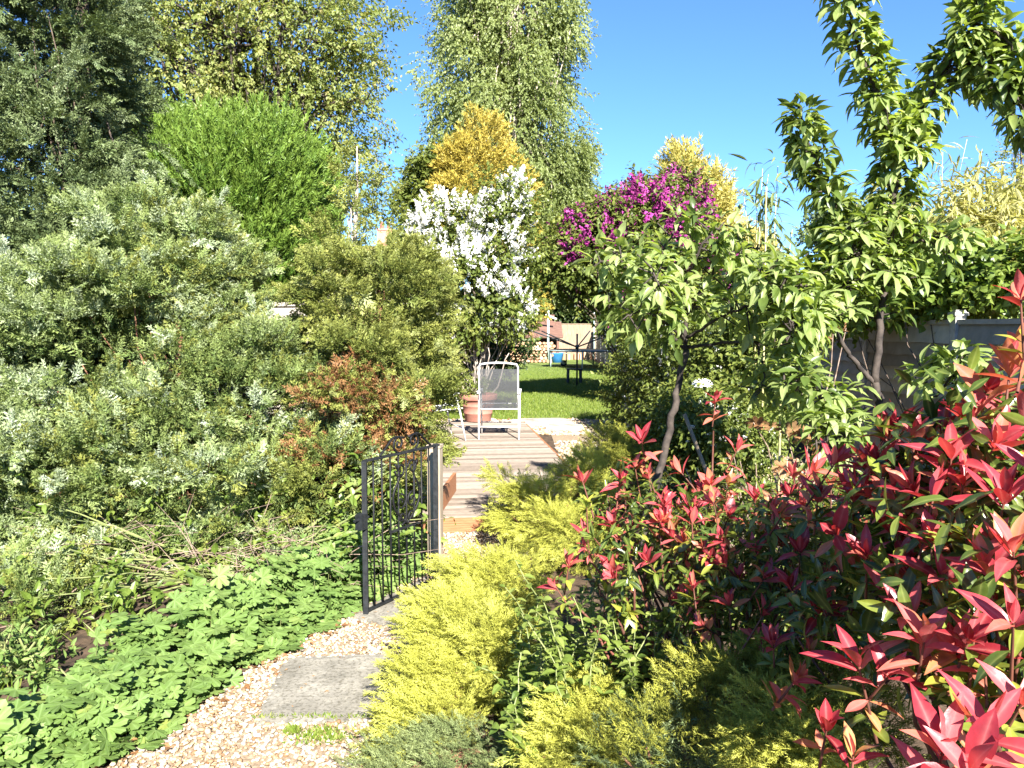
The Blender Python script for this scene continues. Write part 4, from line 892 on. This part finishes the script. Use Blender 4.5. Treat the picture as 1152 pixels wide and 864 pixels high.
# clipped cypress
B = [blob(250, 232, 14, 92, 58, 1.6), blob(250, 290, 14, 98, 90, 1.6), blob(190, 208, 13.7, 50, 40, 1.0), blob(308, 208, 13.9, 40, 40, 1.0), blob(250, 204, 13.9, 74, 34, 1.2), blob(300, 240, 13.9, 50, 70, 1.1), blob(180, 230, 13.8, 50, 70, 1.0)]
t_ = thing('clipped_cypress', 'bright green cypress clipped to a rounded drum, behind the juniper', 'conifer', tuple(gnd(250, 14)))
p, d, tn, cc, cn = clumps(B, 900, .24, 12, lo=.86, hi=1.07, squash=1.3, fill=.15); d = nrmz(d * .8 + UP * 1.0 + rv(len(p), .15)); nm = nrmz(np.cross(d, rv(len(p))))
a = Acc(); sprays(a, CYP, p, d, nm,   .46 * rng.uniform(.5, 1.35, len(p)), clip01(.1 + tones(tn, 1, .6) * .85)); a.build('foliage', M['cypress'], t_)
a = Acc(); limbs(a, gnd(250, 14), P(250, 150, 14), cc[:40], .16); a.build('trunk', M['bark'], t_, True)
# cherry
B = [blob(270, 40, 21, 150, 90, 3.2), blob(180, 80, 20, 90, 100, 2.5), blob(350, 130, 21, 62, 110, 2.2), blob(330, 30, 21, 90, 80, 2.5), blob(375, 220, 20.5, 40, 60, 1.4), blob(200, -20, 21, 110, 70, 2.5)]
tree('cherry_tree', 'wide yellowish green cherry tree behind the clipped cypress', gnd(285, 21), P(290, -60, 21), B, 300, .62, 24, 10, .55, LEAF_S, .115, M['cherry'], M['dark_bark'], .24, lo=.45, fill=.25, nl=150, r1=.012, droop=.35, cmin=.45, squash=.5)
t2 = thing('cherry_shoots', 'long loose cherry branches reaching out over the sky at the right of the tree', 'branches', tuple(gnd(330, 20.6)))
a, a2 = Acc(), Acc()
for (x0, y0, x1, y1) in ((330, 60, 432, 22), (340, 40, 425, 70), (330, 100, 438, 140), (350, 150, 440, 95), (345, 180, 446, 160), (350, 210, 440, 205), (360, 230, 436, 248), (320, 30, 400, 2), (350, 120, 420, 115), (360, 170, 432, 182), (350, 70, 418, 44)):
    c = bez(P(x0, y0, 20.6), P((x0 + x1) / 2, (y0 + y1) / 2 - 8, 20.6), P(x1, y1, 20.4 + rng.uniform(-1, 1)), 10); tube(a, wob(c, .05), np.linspace(.04, .008, 10), 5)
    pts = np.repeat(c[3:], 5, 0) + rv(35, .07); pos, dr, nm = twig_leaves(pts, nrmz(rv(35) + (c[-1] - c[0]) * .15), .22, 4, .9, .35); place(a2, LEAF_S, pos, dr, nm, .13 * rng.uniform(.6, 1.2, len(pos)), rng.uniform(0, 1, len(pos)))
a.build('branches', M['dark_bark'], t2); a2.build('leaves', M['cherry'], t2)
# birch
B = [blob(590, 20, 45, 62, 120, 3.2), blob(530, 95, 45, 50, 80, 2.8), blob(508, 170, 44.5, 36, 66, 2.0), blob(625, 115, 45, 40, 100, 2.5), blob(575, 160, 44, 60, 100, 3.0), blob(628, 215, 44.5, 32, 64, 2.0), blob(560, -60, 45, 68, 110, 3.2), blob(622, 270, 44.6, 30, 46, 1.6), blob(486, 200, 44.5, 22, 36, 1.2), blob(600, 320, 44.6, 34, 60, 1.8)]
GAP[:] = [.36, 1.7]
tree('birch_tree', 'very tall weeping birch standing alone against the blue sky', gnd(575, 45), P(580, -180, 45), B, 620, .85, 44, 12, .85, DIA, .165, M['birch'], M['pale_bark'], .30, hang=.75, outw=.7, droop=.6, alpha=.75, lo=.5, squash=1.25, fill=.15, nl=150, r1=.02, jit=.6, cmin=.5, upn=.4)
GAP[:] = [0, .5]
# golden conifer + dark shrub beside
B = [blob(540, 162, 28, 20, 28, .7), blob(545, 205, 28, 36, 46, 1.1), blob(565, 255, 28, 34, 70, 1.1), blob(525, 230, 28, 28, 50, .9), blob(596, 320, 28, 12, 60, .5), blob(520, 190, 28, 16, 24, .5), blob(570, 200, 28, 16, 28, .5)]
conifer('golden_conifer', 'tall golden yellow cone shaped conifer behind the white lilac', gnd(550, 28), P(545, 190, 28), B, 420, .24, 14, FAR, .42, M['gold_conifer'], M['bark'], .18, up=.6, lo=.75, fill=.15, nl=40, squash=1.0, cmin=.28)
B = [blob(490, 190, 29, 24, 28, .7), blob(480, 240, 29, 30, 45, .8)]
tree('evergreen_shrub', 'small green shrub tucked at the left shoulder of the golden conifer', gnd(485, 29), P(487, 180, 29), B, 60, .4, 24, 6, .3, DIA, .16, M['lilac_leaf'], M['bark'], .1, nl=12)
# dark evergreens beyond the back fence
for (px, d0, rx, yt, lab) in ((640, 46, 40, 232, 'dark evergreen beyond the back fence, right below the birch'), (690, 47, 45, 250, 'dark evergreen beyond the back fence behind the purple lilac'), (595, 50, 50, 280, 'dark evergreen beyond the back fence behind the log store'), (745, 50, 50, 260, 'dark evergreen far back, hidden behind the apple and lilac')):
    h = (390 - yt) / 2
    B = [blob(px, yt + h, d0, rx, h, 2.4), blob(px + 8, yt + h * .7, d0 - 1, rx * .7, h * .66, 1.8)]
    tree('dark_evergreen', lab, gnd(px, d0), P(px, yt + 10, d0), B, 170, .8, 30, 6, .5, DIA, .30, M['dark_leaf'], M['bark'], .25, nl=20, lo=.8, group=None)
# pale gold conifer behind lilac
B = [blob(770, 215, 23, 10, 34, .5), blob(788, 245, 23, 28, 40, .9), blob(800, 300, 23, 38, 50, 1.1), blob(830, 320, 22, 22, 50, .9)]
conifer('golden_conifer', 'pale yellow feathery conifer with a fine pointed top behind the purple lilac', gnd(790, 23), P(768, 184, 23), B, 170, .32, 18, FAR, .5, M['pale_conifer'], M['bark'], .12, up=.8, lo=.7, fill=.1, nl=24, squash=1.1)
# far masses along the boundaries
def farwood(name, label, x0, x1, y0, y1, hmin, hmax, n, mat):
    bl = []
    for i in range(n):
        x, y = rng.uniform(x0, x1), rng.uniform(y0, y1); h = rng.uniform(hmin, hmax); bl.append((np.array([x, y, h * .5]), np.array([h * .42, h * .42, h * .52])))
    p, d, tn, cc, cn = clumps(bl, n * 26, .9, 18, lo=.8, fill=.05); pos, dr, nm = twig_leaves(p, d, .7, 4); a = Acc(); place(a, DIA, pos, dr, nm, .42 * rng.uniform(.6, 1.2, len(pos)), tones(tn, 4, .5)); tag(a.build(name, mat), label, 'trees', kind='stuff')
farwood('distant_trees', 'distant line of trees beyond the gardens', -60, 60, 66, 85, 5, 9, 26, M['lilac_leaf'])
farwood('distant_trees', 'green growth of the neighbouring garden beyond the right fence', 9, 30, 16, 50, 3, 5.5, 14, M['lilac_leaf'])
farwood('distant_trees', 'green growth of the neighbouring garden on the left', -30, -10, 14, 48, 3, 6, 14, M['dark_leaf'])
# white lilac
PAN = panicleT(44, 3)
wl = gnd(535, 14.2)
B = [blob(562, 275, 14, 36, 55, .7), blob(500, 265, 14, 38, 44, .7), blob(535, 320, 13.8, 58, 48, .8), blob(572, 340, 13.8, 26, 36, .6), blob(570, 222, 14.2, 24, 26, .4), blob(485, 310, 14, 32, 40, .6), blob(530, 360, 13.8, 52, 16, .5)]
t_ = tree('white_lilac', 'white flowering lilac with bare pale stems at its foot, behind the terracotta pot', wl, P(540, 240, 14.2), B, 210, .28, 14, 6, .26, LEAF_S, .095, M['lilac_leaf'], M['pale_bark'], .035, cat='lilac', lo=.55, fill=.2, nl=22, r1=.007, trunk=False,
     bloom=(M['white_bloom'], PAN, 1700, .20, lambda q: vnoise(q, .45, 2) > .32), group=None)
a = Acc()
for i in range(11):
    q = P(rng.uniform(475, 600), rng.uniform(330, 400), 14 + rng.uniform(-.5, .5)); tube(a, wob(bez(wl + rv(1, .1)[0] * [1, 1, 0], wl * .5 + q * .5 + [0, 0, -.2], q, 9), .035), np.linspace(.026, .008, 9), 6)
a.build('stems', M['pale_bark'], t_, True)
B = [blob(500, 400, 15.8, 50, 34, .6), blob(560, 395, 16, 34, 26, .5), blob(470, 380, 15.8, 40, 44, .6)]
tree('evergreen_shrub', 'dark green shrub behind the bare stems of the white lilac', gnd(510, 15.9), P(510, 390, 15.9), B, 120, .28, 20, 6, .25, LEAF_S, .09, M['dark_leaf'], M['bark'], .04, cat='shrub', nl=20, trunk=False)
# purple lilac
B = [blob(722, 250, 17, 44, 38, 1.0), blob(680, 280, 17, 54, 42, 1.1), blob(648, 298, 17.2, 36, 40, .9), blob(762, 243, 17.5, 34, 42, .9), blob(725, 345, 16.8, 40, 50, 1.0), blob(770, 330, 17, 60, 70, 1.1), blob(750, 410, 16.5, 40, 50, .8)]
tree('purple_lilac', 'tall purple flowering lilac to the right of the lawn', gnd(745, 17), P(730, 260, 17), B, 330, .38, 22, 6, .32, LEAF_S, .11, M['lilac_leaf'], M['bark'], .07, cat='lilac', lo=.6, fill=.25, nl=60, trunk=False, start=(0, .3),
     bloom=(M['purple_bloom'], PAN, 2100, .30, lambda q: (q[:, 2] > 3.0 + rng.normal(0, .45, len(q))) | (rng.uniform(0, 1, len(q)) < .10)))
# shrubs along the right of the lawn
B = [blob(712, 435, 12.5, 20, 40, .5), blob(742, 420, 12, 34, 55, .8), blob(780, 420, 11, 50, 60, .8), blob(735, 470, 11.5, 34, 34, .6)]
tree('white_flowering_shrub', 'green shrub dotted with small white flowers, right of the lawn behind the apple tree', gnd(750, 11.8), P(750, 400, 11.8), B, 170, .25, 22, 6, .22, LEAF_S, .065, M['lilac_leaf'], M['bark'], .04, cat='shrub', lo=.55, nl=40, r1=.005, trunk=False, bloom=(M['white_bloom'], PAN, 420, .085, None))
B = [blob(830, 420, 8.2, 50, 70, .7), blob(865, 360, 8.6, 45, 60, .7), blob(800, 470, 8.0, 50, 40, .5)]
tree('white_flowering_shrub', 'leafy shrub with scattered white flowers against the fence behind the trained apple', gnd(850, 8.3), P(850, 380, 8.3), B, 170, .22, 20, 6, .2, LEAF_S, .065, M['lilac_leaf'], M['bark'], .03, cat='shrub', lo=.55, nl=40, r1=.005, trunk=False, bloom=(M['white_bloom'], PAN, 110, .075, None))
B = [blob(800, 478, 6.9, 42, 30, .35), blob(765, 485, 7.2, 34, 30, .35), blob(835, 500, 6.7, 40, 30, .35)]
tree('white_flowering_shrub', 'low leafy shrub with tiny white flowers round the white domed feeder', gnd(800, 6.95), P(800, 470, 6.95), B, 120, .16, 16, 6, .18, LEAF_S, .05, M['lilac_leaf'], M['bark'], .02, cat='shrub', lo=.5, nl=20, r1=.004, trunk=False, bloom=(M['white_bloom'], PAN, 120, .05, None))
# ---- pot plant
pts = pp + np.c_[rng.normal(0, .12, (50, 2)), rng.uniform(.42, .62, 50)]
leafplant('pot_plant', 'small leafy plant growing in the terracotta pot', 'plant', pp + [0, 0, .40], pts, nrmz(rv(50) + UP * .8), rng.uniform(0, 1, 50), .14, 6, LEAF_S, .07, M['lilac_leaf'], stemmat=M['stem'], nst=14)

# ================================================================== TRAINED APPLE TREES
APL = [leafT(.20, .45, .38, 5, .9, .02), leafT(.23, .25, .22, 5, .9, .03), leafT(.18, .6, .5, 5, .9, .0)]
def spur_leaves(la, lb, pts, dirs, size, nleaf=6, dark=.3, out=1.0, droop=.45):
    """a rosette of leaves at every spur"""
    N = len(pts); pos = np.repeat(pts, nleaf, 0); dd = np.repeat(dirs, nleaf, 0)
    u = nrmz(np.cross(dd, rv(N).repeat(nleaf, 0))); v = np.cross(dd, u); an = np.tile(np.arange(nleaf) * 2.4, N) + rng.normal(0, .35, N * nleaf)
    perp = u * np.cos(an)[:, None] + v * np.sin(an)[:, None]; al = rng.uniform(.5, 1.25, (N * nleaf, 1))
    dr = nrmz(dd * np.cos(al) + perp * np.sin(al) - UP * droop * rng.uniform(.3, 1.4, (N * nleaf, 1)))
    nm = nrmz(UP * .9 + dd * .35 + perp * -.15 + rv(N * nleaf, .25))
    sz = size * rng.uniform(.55, 1.2, N * nleaf); r = clip01(np.repeat(rng.uniform(0, 1, N), nleaf) * .4 + rng.uniform(0, .6, N * nleaf))
    pos = pos + perp * .012 + dr * .014
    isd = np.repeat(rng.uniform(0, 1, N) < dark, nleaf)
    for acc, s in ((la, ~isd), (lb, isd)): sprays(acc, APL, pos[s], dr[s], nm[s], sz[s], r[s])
def stemline(pts, n=8): return smoothline([P(*q) for q in pts], n)
def along_pts(line, step, jit):
    seg = np.r_[0, np.cumsum(np.linalg.norm(np.diff(line, axis=0), axis=1))]; s = np.arange(.02, seg[-1], step)
    q = np.stack([np.interp(s, seg, line[:, c]) for c in range(3)], 1); tg = np.stack([np.interp(s, seg, np.gradient(line, axis=0)[:, c]) for c in range(3)], 1)
    return q + rv(len(q), jit), nrmz(tg)
def apple(name, label, base, trunk, branches, spur_step=.026, size=.09):
    t_ = thing(name, label, 'apple tree', tuple(base)); wood, la, lb = Acc(), Acc(), Acc()
    ln = smoothline([np.array(base)] + [P(*q) for q in trunk], 8); tube(wood, wob(ln, .004), np.linspace(.024, .017, len(ln)), 10)
    for pts, r0, r1, lo, dark, wd in branches:
        l = stemline(pts); tube(wood, wob(l, .004), np.linspace(r0, r1, len(l)) * .72, 8)
        if lo >= 1: continue
        l2 = l[int(lo * (len(l) - 1)):]
        q, tg = along_pts(l2, spur_step, .012); d = rv(len(q)); d = nrmz(d - tg * (d * tg).sum(1, keepdims=True) + UP * .25)
        L = wd * rng.uniform(.15, 1, (len(q), 1))
        for i in range(len(q)):
            if L[i] > .05: tube(wood, [q[i], q[i] + d[i] * L[i]], [.005, .003], 4, cap=False)
        spur_leaves(la, lb, q + d * L, nrmz(d + tg * .3 + UP * .35), size, 7, dark)
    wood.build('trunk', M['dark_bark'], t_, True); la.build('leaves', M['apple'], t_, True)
    if lb.n: lb.build('shade_tinted_leaves', M['apple_shade_tint'], t_, True)
    return t_
# young leaning apple, umbrella of leaves
br = [([(772, 394, 4.3), (768, 350, 4.3), (745, 290, 4.3), (770, 245, 4.3)], .018, .006, .35, .15, .16),
      ([(772, 394, 4.3), (740, 365, 4.2), (705, 340, 4.15), (680, 345, 4.1)], .014, .005, .3, .15, .12),
      ([(768, 360, 4.3), (720, 310, 4.2), (690, 290, 4.1), (668, 300, 4.1)], .014, .005, .3, .1, .12),
      ([(768, 360, 4.3), (800, 310, 4.3), (830, 280, 4.3), (855, 280, 4.4)], .014, .005, .3, .1, .14),
      ([(766, 340, 4.3), (735, 290, 4.5), (705, 275, 4.6)], .012, .005, .3, .2, .12),
      ([(768, 330, 4.3), (790, 275, 4.1), (815, 250, 4.1)], .012, .005, .3, .1, .12),
      ([(772, 380, 4.3), (815, 355, 4.1), (850, 345, 4.0), (872, 375, 3.95)], .013, .005, .3, .1, .13),
      ([(772, 385, 4.3), (760, 372, 4.0), (725, 350, 3.9), (700, 360, 3.85)], .011, .004, .3, .2, .1),
      ([(768, 350, 4.3), (740, 320, 3.95), (735, 300, 3.8)], .011, .004, .3, .1, .12),
      ([(768, 350, 4.3), (800, 340, 4.5), (825, 320, 4.6)], .011, .004, .3, .2, .12),
      ([(770, 390, 4.3), (850, 385, 4.1), (885, 410, 4.0), (905, 450, 3.9), (920, 470, 3.9)], .013, .004, .35, .1, .13),
      ([(850, 385, 4.1), (860, 420, 4.0), (850, 445, 3.9)], .009, .004, .2, .1, .1)]
apple('apple_tree', 'young apple tree with a slim dark leaning trunk and an umbrella of pale leaves', gnd(703, 4.3) , [(728, 580, 4.3), (744, 521, 4.3), (758, 460, 4.3), (772, 394, 4.3)], br, .020, .088)
# trained apple by the fence: tall spurred columns against the sky
br = [([(985, 430, 3.9), (990, 360, 3.9), (1000, 290, 3.9), (1005, 230, 3.9), (1008, 185, 3.9)], .026, .018, .25, .3, .09),
      ([(1008, 185, 3.9), (996, 130, 3.9), (980, 90, 3.9), (965, 50, 3.9), (952, 0, 3.9), (945, -60, 3.9)], .018, .008, 0, .15, .075),
      ([(1008, 185, 3.9), (1030, 140, 3.9), (1050, 100, 3.9), (1072, 62, 3.85), (1095, 25, 3.8), (1105, -30, 3.8)], .018, .009, 0, .25, .075),
      ([(1060, 85, 3.87), (1095, 70, 3.8), (1125, 90, 3.75), (1150, 120, 3.7), (1170, 160, 3.7)], .012, .005, .1, .25, .07),
      ([(1095, 25, 3.8), (1125, 40, 3.75), (1150, 70, 3.75), (1180, 90, 3.7)], .010, .005, .1, .25, .06),
      ([(985, 432, 3.9), (955, 400, 3.9), (930, 355, 3.85), (905, 320, 3.8), (890, 300, 3.8)], .018, .007, .45, .1, .15),
      ([(930, 355, 3.85), (945, 310, 3.9), (950, 270, 3.9)], .012, .006, .2, .2, .14),
      ([(905, 320, 3.8), (880, 330, 3.7), (850, 300, 3.7)], .010, .004, .2, .1, .13),
      ([(930, 355, 3.85), (900, 360, 3.7), (885, 385, 3.6)], .010, .004, .2, .1, .13),
      ([(950, 270, 3.9), (945, 250, 3.9), (925, 200, 3.9), (908, 160, 3.9), (900, 122, 3.9)], .018, .008, .0, .6, .075),
      ([(985, 480, 3.9), (1030, 465, 3.7), (1065, 430, 3.5), (1085, 395, 3.45)], .012, .005, .55, .1, .11),
      ([(1000, 290, 3.9), (1040, 270, 3.9), (1075, 265, 3.9)], .011, .004, .3, .2, .14),
      ([(998, 310, 3.9), (965, 290, 3.8), (955, 250, 3.8)], .011, .004, .2, .2, .14),
      ([(985, 460, 3.9), (960, 460, 3.7), (920, 440, 3.6), (880, 430, 3.6)], .010, .004, .45, .1, .12),
      ([(960, 460, 3.7), (945, 490, 3.6), (915, 500, 3.5)], .009, .004, .3, .1, .11)]
apple('trained_apple_tree', 'tall spurred apple tree with leafy columns rising into the sky on the right', gnd(990, 3.9), [(992, 560, 3.9), (993, 480, 3.9), (985, 430, 3.9)], br, .0090, .086)
# garden canes by the apples
for (px, d0, y0, lab) in ((880, 5.0, 330, 'thin grey garden cane standing among the apple leaves'), (863, 7.2, 210, 'tall pale bamboo pole rising left of the leafy apple column')):
    a = Acc(); q = P(px, y0, d0); tube(a, wob([q * [1, 1, 0], q * [1, 1, .5], q], .01), [.008, .008, .006], 6); tag(a.build('garden_cane', M['cane'], None, True), lab, 'cane')

# ================================================================== RIGHT SIDE: CLIMBER, BAMBOO, TWIGGY TREE
B = [blob(1085, 318, 7.9, 50, 20, .35), blob(1150, 312, 7.5, 50, 24, .35), blob(1025, 322, 8.3, 40, 20, .35), blob(960, 332, 8.8, 34, 18, .35), blob(925, 340, 9.2, 26, 26, .3)]
IVY = leafT(.42, .2, .25, 4, .7)
tree('climber', 'green leafy climber spilling over the top of the right fence', gnd(1040, 7.6) * [0, 1, 0] + [4.35, 0, 0], P(1050, 310, 7.6), B, 150, .22, 14, 5, .2, IVY, .075, M['ivy'], M['bark'], .02, cat='climber', lo=.5, nl=8, trunk=False, r1=.005)
BAM = leafT(.085, .25, .5, 4, .8)
def bamboo(label, cx, d0, n, y0, y1, spread, mat, dens=7, group='bamboo clumps beyond the fence'):
    t_ = thing('bamboo', label, 'bamboo', tuple(gnd(cx, d0)), None); cn, lf = Acc(), Acc()
    for i in range(n):
        b0 = gnd(cx + rng.normal(0, spread * .6), d0 + rng.normal(0, .35)); tp = P(cx + rng.normal(0, spread), rng.uniform(y0, y1), d0 + rng.normal(0, .4)); l = bez(b0, b0 * [1, 1, 0] + (tp - b0) * [.2, .2, .6], tp, 14); tube(cn, l, np.linspace(.010, .003, 14), 6)
        j = rng.integers(5, 14, dens * 3); p = l[j] + rv(len(j), .05); d = nrmz(rv(len(j)) + UP * .4)
        pos, dr, nm = twig_leaves(p, d, .22, 4, .7, .5, .6); place(lf, BAM, pos, dr, nm, .19 * rng.uniform(.6, 1.2, len(pos)), rng.uniform(0, 1, len(pos)))
    cn.build('canes', M['cane'], t_, True); lf.build('leaves', mat, t_); return t_
bamboo('dense yellow bamboo behind the right fence', 1112, 9.2, 74, 195, 300, 46, M['bamboo'], 16)
bamboo('sparse bamboo with a bent tip left of the yellow clump and beyond the fence', 1075, 9.6, 12, 150, 260, 20, M['bamboo'], 5)
bamboo('slender green bamboo stems rising beside the leafy apple column', 860, 8.4, 9, 185, 270, 14, M['bamboo_green'], 5)
B = [blob(1150, 180, 26, 22, 60, .9), blob(1165, 240, 26, 40, 60, 1.2)]
tree('twiggy_tree', 'thin brownish twiggy tree far back at the right edge', gnd(1160, 26), P(1148, 130, 26), B, 70, .5, 14, 5, .5, DIA, .10, M['cherry'], M['bark'], .09, nl=50, lo=.3)
B = [blob(965, 250, 60, 30, 16, 2.2), blob(1010, 258, 60, 30, 18, 2.2), blob(925, 265, 60, 25, 16, 2)]
tree('far_tree', 'rounded grey green tree far off, low behind the apple columns', gnd(975, 60), P(975, 245, 60), B, 70, .9, 26, 5, .7, DIA, .35, M['dark_conifer'], M['bark'], .3, nl=12)
# copper coloured maple seedling leaves by the apple
pts = np.array([P(*q) for q in ((905, 490, 4.6), (900, 500, 4.55), (925, 480, 4.6), (915, 508, 4.5), (927, 385, 6), (935, 375, 6), (895, 520, 4.4), (870, 480, 4.7))])
leafplant('maple_sapling', 'small maple sapling with a few copper brown leaves below the apple branches', 'sapling', gnd(905, 4.6), pts, nrmz(rv(len(pts)) + UP * .4), np.full(len(pts), .4), .12, 4, PALM[0], .13, M['dry_leaf'], stemmat=M['twig'], nst=8)
# low green filling between apples and red shrub
pts = np.array([gnd(rng.uniform(730, 1010), rng.uniform(3.9, 6.2)) + [0, 0, rng.uniform(.05, .55)] for _ in range(330)])
leafplant('low_shrub', 'low dark green shrub growth beneath the apple trees', 'shrub', gnd(880, 4.9), pts, nrmz(rv(len(pts)) + UP * .6), rng.uniform(0, 1, len(pts)), .22, 7, LEAF_S, .05, M['lilac_leaf'], stemmat=M['twig'], nst=120)

# ================================================================== RED TIPPED SHRUBS
PH = [leafT(.16, .3, .55, 8, 1.0, .02), leafT(.15, .45, -.12, 8, 1.05, .0), leafT(.165, .34, .22, 8, 1.05, .0), leafT(.185, .22, .10, 8, 1.1, .008), leafT(.15, .5, .34, 8, 1.0, .0)]
def photinia(name, label, base, blobs, n, explicit, size, redp, ngreen, stems=60, frac_low=.35, shade_low=True):
    t_ = thing(name, label, 'shrub', tuple(base)); red, grn, st = Acc(), Acc(), Acc(); base = np.array(base)
    q, qn = surf_pts(blobs, n, .8, 1.05); qn = nrmz(qn * .55 + UP * .75 + rv(len(q), .25)); sz = size * rng.uniform(.7, 1.2, len(q))
    isred = rng.uniform(0, 1, len(q)) < redp(q)
    if len(explicit):
        e = np.array([P(x, y, d) for x, y, d, s in explicit]); en = nrmz(rv(len(e), .3) + UP + [0, -.35, 0]); es = np.array([s for *_, s in explicit])
        q, qn, sz, isred = np.vstack([q, e]), np.vstack([qn, en]), np.r_[sz, es], np.r_[isred, np.ones(len(e), bool)]
    for i in range(len(q)):
        p, d, s = q[i], qn[i], sz[i]; L = s * rng.uniform(1.4, 2.2)
        b0 = p - d * L; u = nrmz(np.cross(d, rv(1)[0])); v = np.cross(d, u)
        tube(st, [b0, b0 + d * L * .5, p], [.0035, .003, .002], 5, cap=False)
        m = rng.integers(5, 9); an = np.arange(m) * 2.4 + rng.uniform(0, 6); al = np.linspace(.15, .9, m) + rng.normal(0, .12, m)
        pr = u * np.cos(an)[:, None] + v * np.sin(an)[:, None]; dr = d * np.cos(al)[:, None] + pr * np.sin(al)[:, None]
        nm = nrmz(d - pr * .5 + rv(m, .15)); ls = s * np.linspace(.75, 1.1, m) * rng.uniform(.85, 1.15, m)
        tgt = red if isred[i] else grn; r = clip01(rng.uniform(0, .65) + rng.normal(.12, .24, m))
        sprays(tgt, PH, p - d * np.linspace(0, .25, m)[:, None] * s, nrmz(dr), nm, ls, r)
        m = rng.integers(4, 8); an = np.arange(m) * 2.4 + rng.uniform(0, 6); al = rng.uniform(.8, 1.5, m); pr = u * np.cos(an)[:, None] + v * np.sin(an)[:, None]
        dr = nrmz(d * np.cos(al)[:, None] + pr * np.sin(al)[:, None] - UP * .15); at_ = b0 + d * L * rng.uniform(.1, .65, (m, 1))
        bronze = isred[i] and rng.uniform() < .45
        sprays(red if bronze else grn, PH, at_, dr, nrmz(d * .5 + UP * .7 - pr * .2 + rv(m, .2)), s * rng.uniform(.7, 1.05, m), rng.uniform(.62, 1, m) if bronze else clip01(rng.beta(2, 2.2, m) + .2 * isred[i]))
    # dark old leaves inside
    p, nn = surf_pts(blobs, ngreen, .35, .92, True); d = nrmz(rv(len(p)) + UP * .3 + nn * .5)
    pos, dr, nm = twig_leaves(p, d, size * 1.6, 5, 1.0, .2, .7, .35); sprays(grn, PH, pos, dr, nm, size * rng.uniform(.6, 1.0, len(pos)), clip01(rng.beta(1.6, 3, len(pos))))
    for i in rng.permutation(len(q))[:stems]:
        e = q[i] - qn[i] * sz[i] * 1.6; s0 = base + rv(1, .05)[0] * [1, 1, 0]; mid = s0 * .5 + e * .5 + [0, 0, -.04]
        tube(st, wob(bez(s0, mid, e, 8), .015), np.linspace(.012, .0035, 8), 6)
    red.build('red_leaves', M['red_leaf'], t_, True); grn.build('green_leaves', M['green_leaf'], t_, True); st.build('stems', M['red_stem'], t_, True)
    return t_
def lo_red(zc, k=.2): return lambda q: clip01(.25 + (q[:, 2] - zc) / k * .5)
B = [blob(1090, 560, 1.75, 90, 110, .35), blob(1120, 690, 1.5, 95, 110, .3), blob(1010, 590, 2.0, 55, 60, .25), blob(1150, 500, 1.8, 45, 70, .3), blob(980, 680, 2.0, 60, 60, .25), blob(1300, 640, 1.8, 110, 130, .4), blob(1180, 760, 1.7, 110, 110, .4)]
ex = [(1148, 335, 1.65, .075), (1136, 415, 1.7, .085), (1152, 400, 1.7, .085), (1110, 440, 1.75, .085), (1065, 480, 1.8, .09), (1000, 490, 2.0, .09), (960, 560, 2.0, .088), (920, 560, 2.2, .08), (990, 530, 1.9, .092), (1040, 500, 1.9, .09), (1090, 470, 1.75, .09), (1020, 640, 1.7, .09), (940, 600, 1.9, .085), (1040, 720, 1.4, .085), (1010, 600, 1.75, .09), (1085, 540, 1.6, .09), (1050, 560, 1.6, .095), (1130, 560, 1.45, .09), (975, 625, 1.75, .08), (1010, 560, 1.8, .09), (940, 520, 2.15, .085), (1110, 640, 1.4, .09), (1060, 650, 1.5, .085), (965, 745, 1.5, .09), (895, 765, 1.75, .07), (1120, 500, 1.6, .09), (1040, 610, 1.6, .08), (1140, 620, 1.35, .085),
      (1020, 690, 1.5, .08), (1090, 720, 1.35, .08), (1060, 845, .98, .085), (1110, 820, 1.0, .085), (1090, 870, .95, .09), (1150, 790, 1.1, .08), (930, 820, 1.45, .07), (1000, 760, 1.45, .075), (1140, 700, 1.25, .08), (960, 850, 1.35, .07)]
photinia('red_tipped_shrub', 'big glossy red tipped shrub closest to the viewer at the right', (1.35, 1.95, 0), B, 200, ex, .082, lambda q: .85 * lo_red(.95)(q), 560, 40)
B = [blob(720, 610, 3.0, 75, 85, .35), blob(820, 620, 2.8, 80, 80, .35), blob(900, 640, 2.5, 80, 90, .35), blob(835, 690, 2.6, 80, 55, .3), blob(930, 580, 2.8, 60, 50, .3)]
ex = [(722, 495, 3.0, .085), (655, 540, 3.0, .075), (700, 540, 2.95, .08), (745, 585, 2.8, .08), (640, 635, 2.9, .08), (690, 590, 2.9, .08), (800, 545, 2.9, .075), (850, 560, 2.8, .075), (770, 610, 2.7, .08), (660, 600, 3.0, .07), (880, 610, 2.5, .075), (915, 530, 2.7, .085), (805, 450, 3.6, .08), (830, 505, 3.2, .075), (690, 640, 2.8, .075), (625, 660, 2.9, .07), (765, 530, 3.1, .075), (860, 690, 2.3, .07), (900, 690, 2.3, .07), (820, 680, 2.4, .07), (930, 650, 2.3, .075), (780, 660, 2.5, .07), (880, 580, 2.4, .075), (900, 620, 2.3, .075), (850, 620, 2.5, .07), (860, 650, 2.4, .07), (920, 690, 2.0, .075), (890, 660, 2.2, .075), (940, 690, 2.0, .075), (870, 725, 2.1, .07), (910, 735, 2.0, .07), (820, 580, 2.7, .07), (780, 570, 2.8, .07), (800, 630, 2.6, .07)]
photinia('red_tipped_shrub', 'looser red tipped shrub in the middle, behind the golden juniper and herbs', (.78, 2.95, 0), B, 150, ex, .062, lambda q: .75 * lo_red(.70)(q), 560, 60)
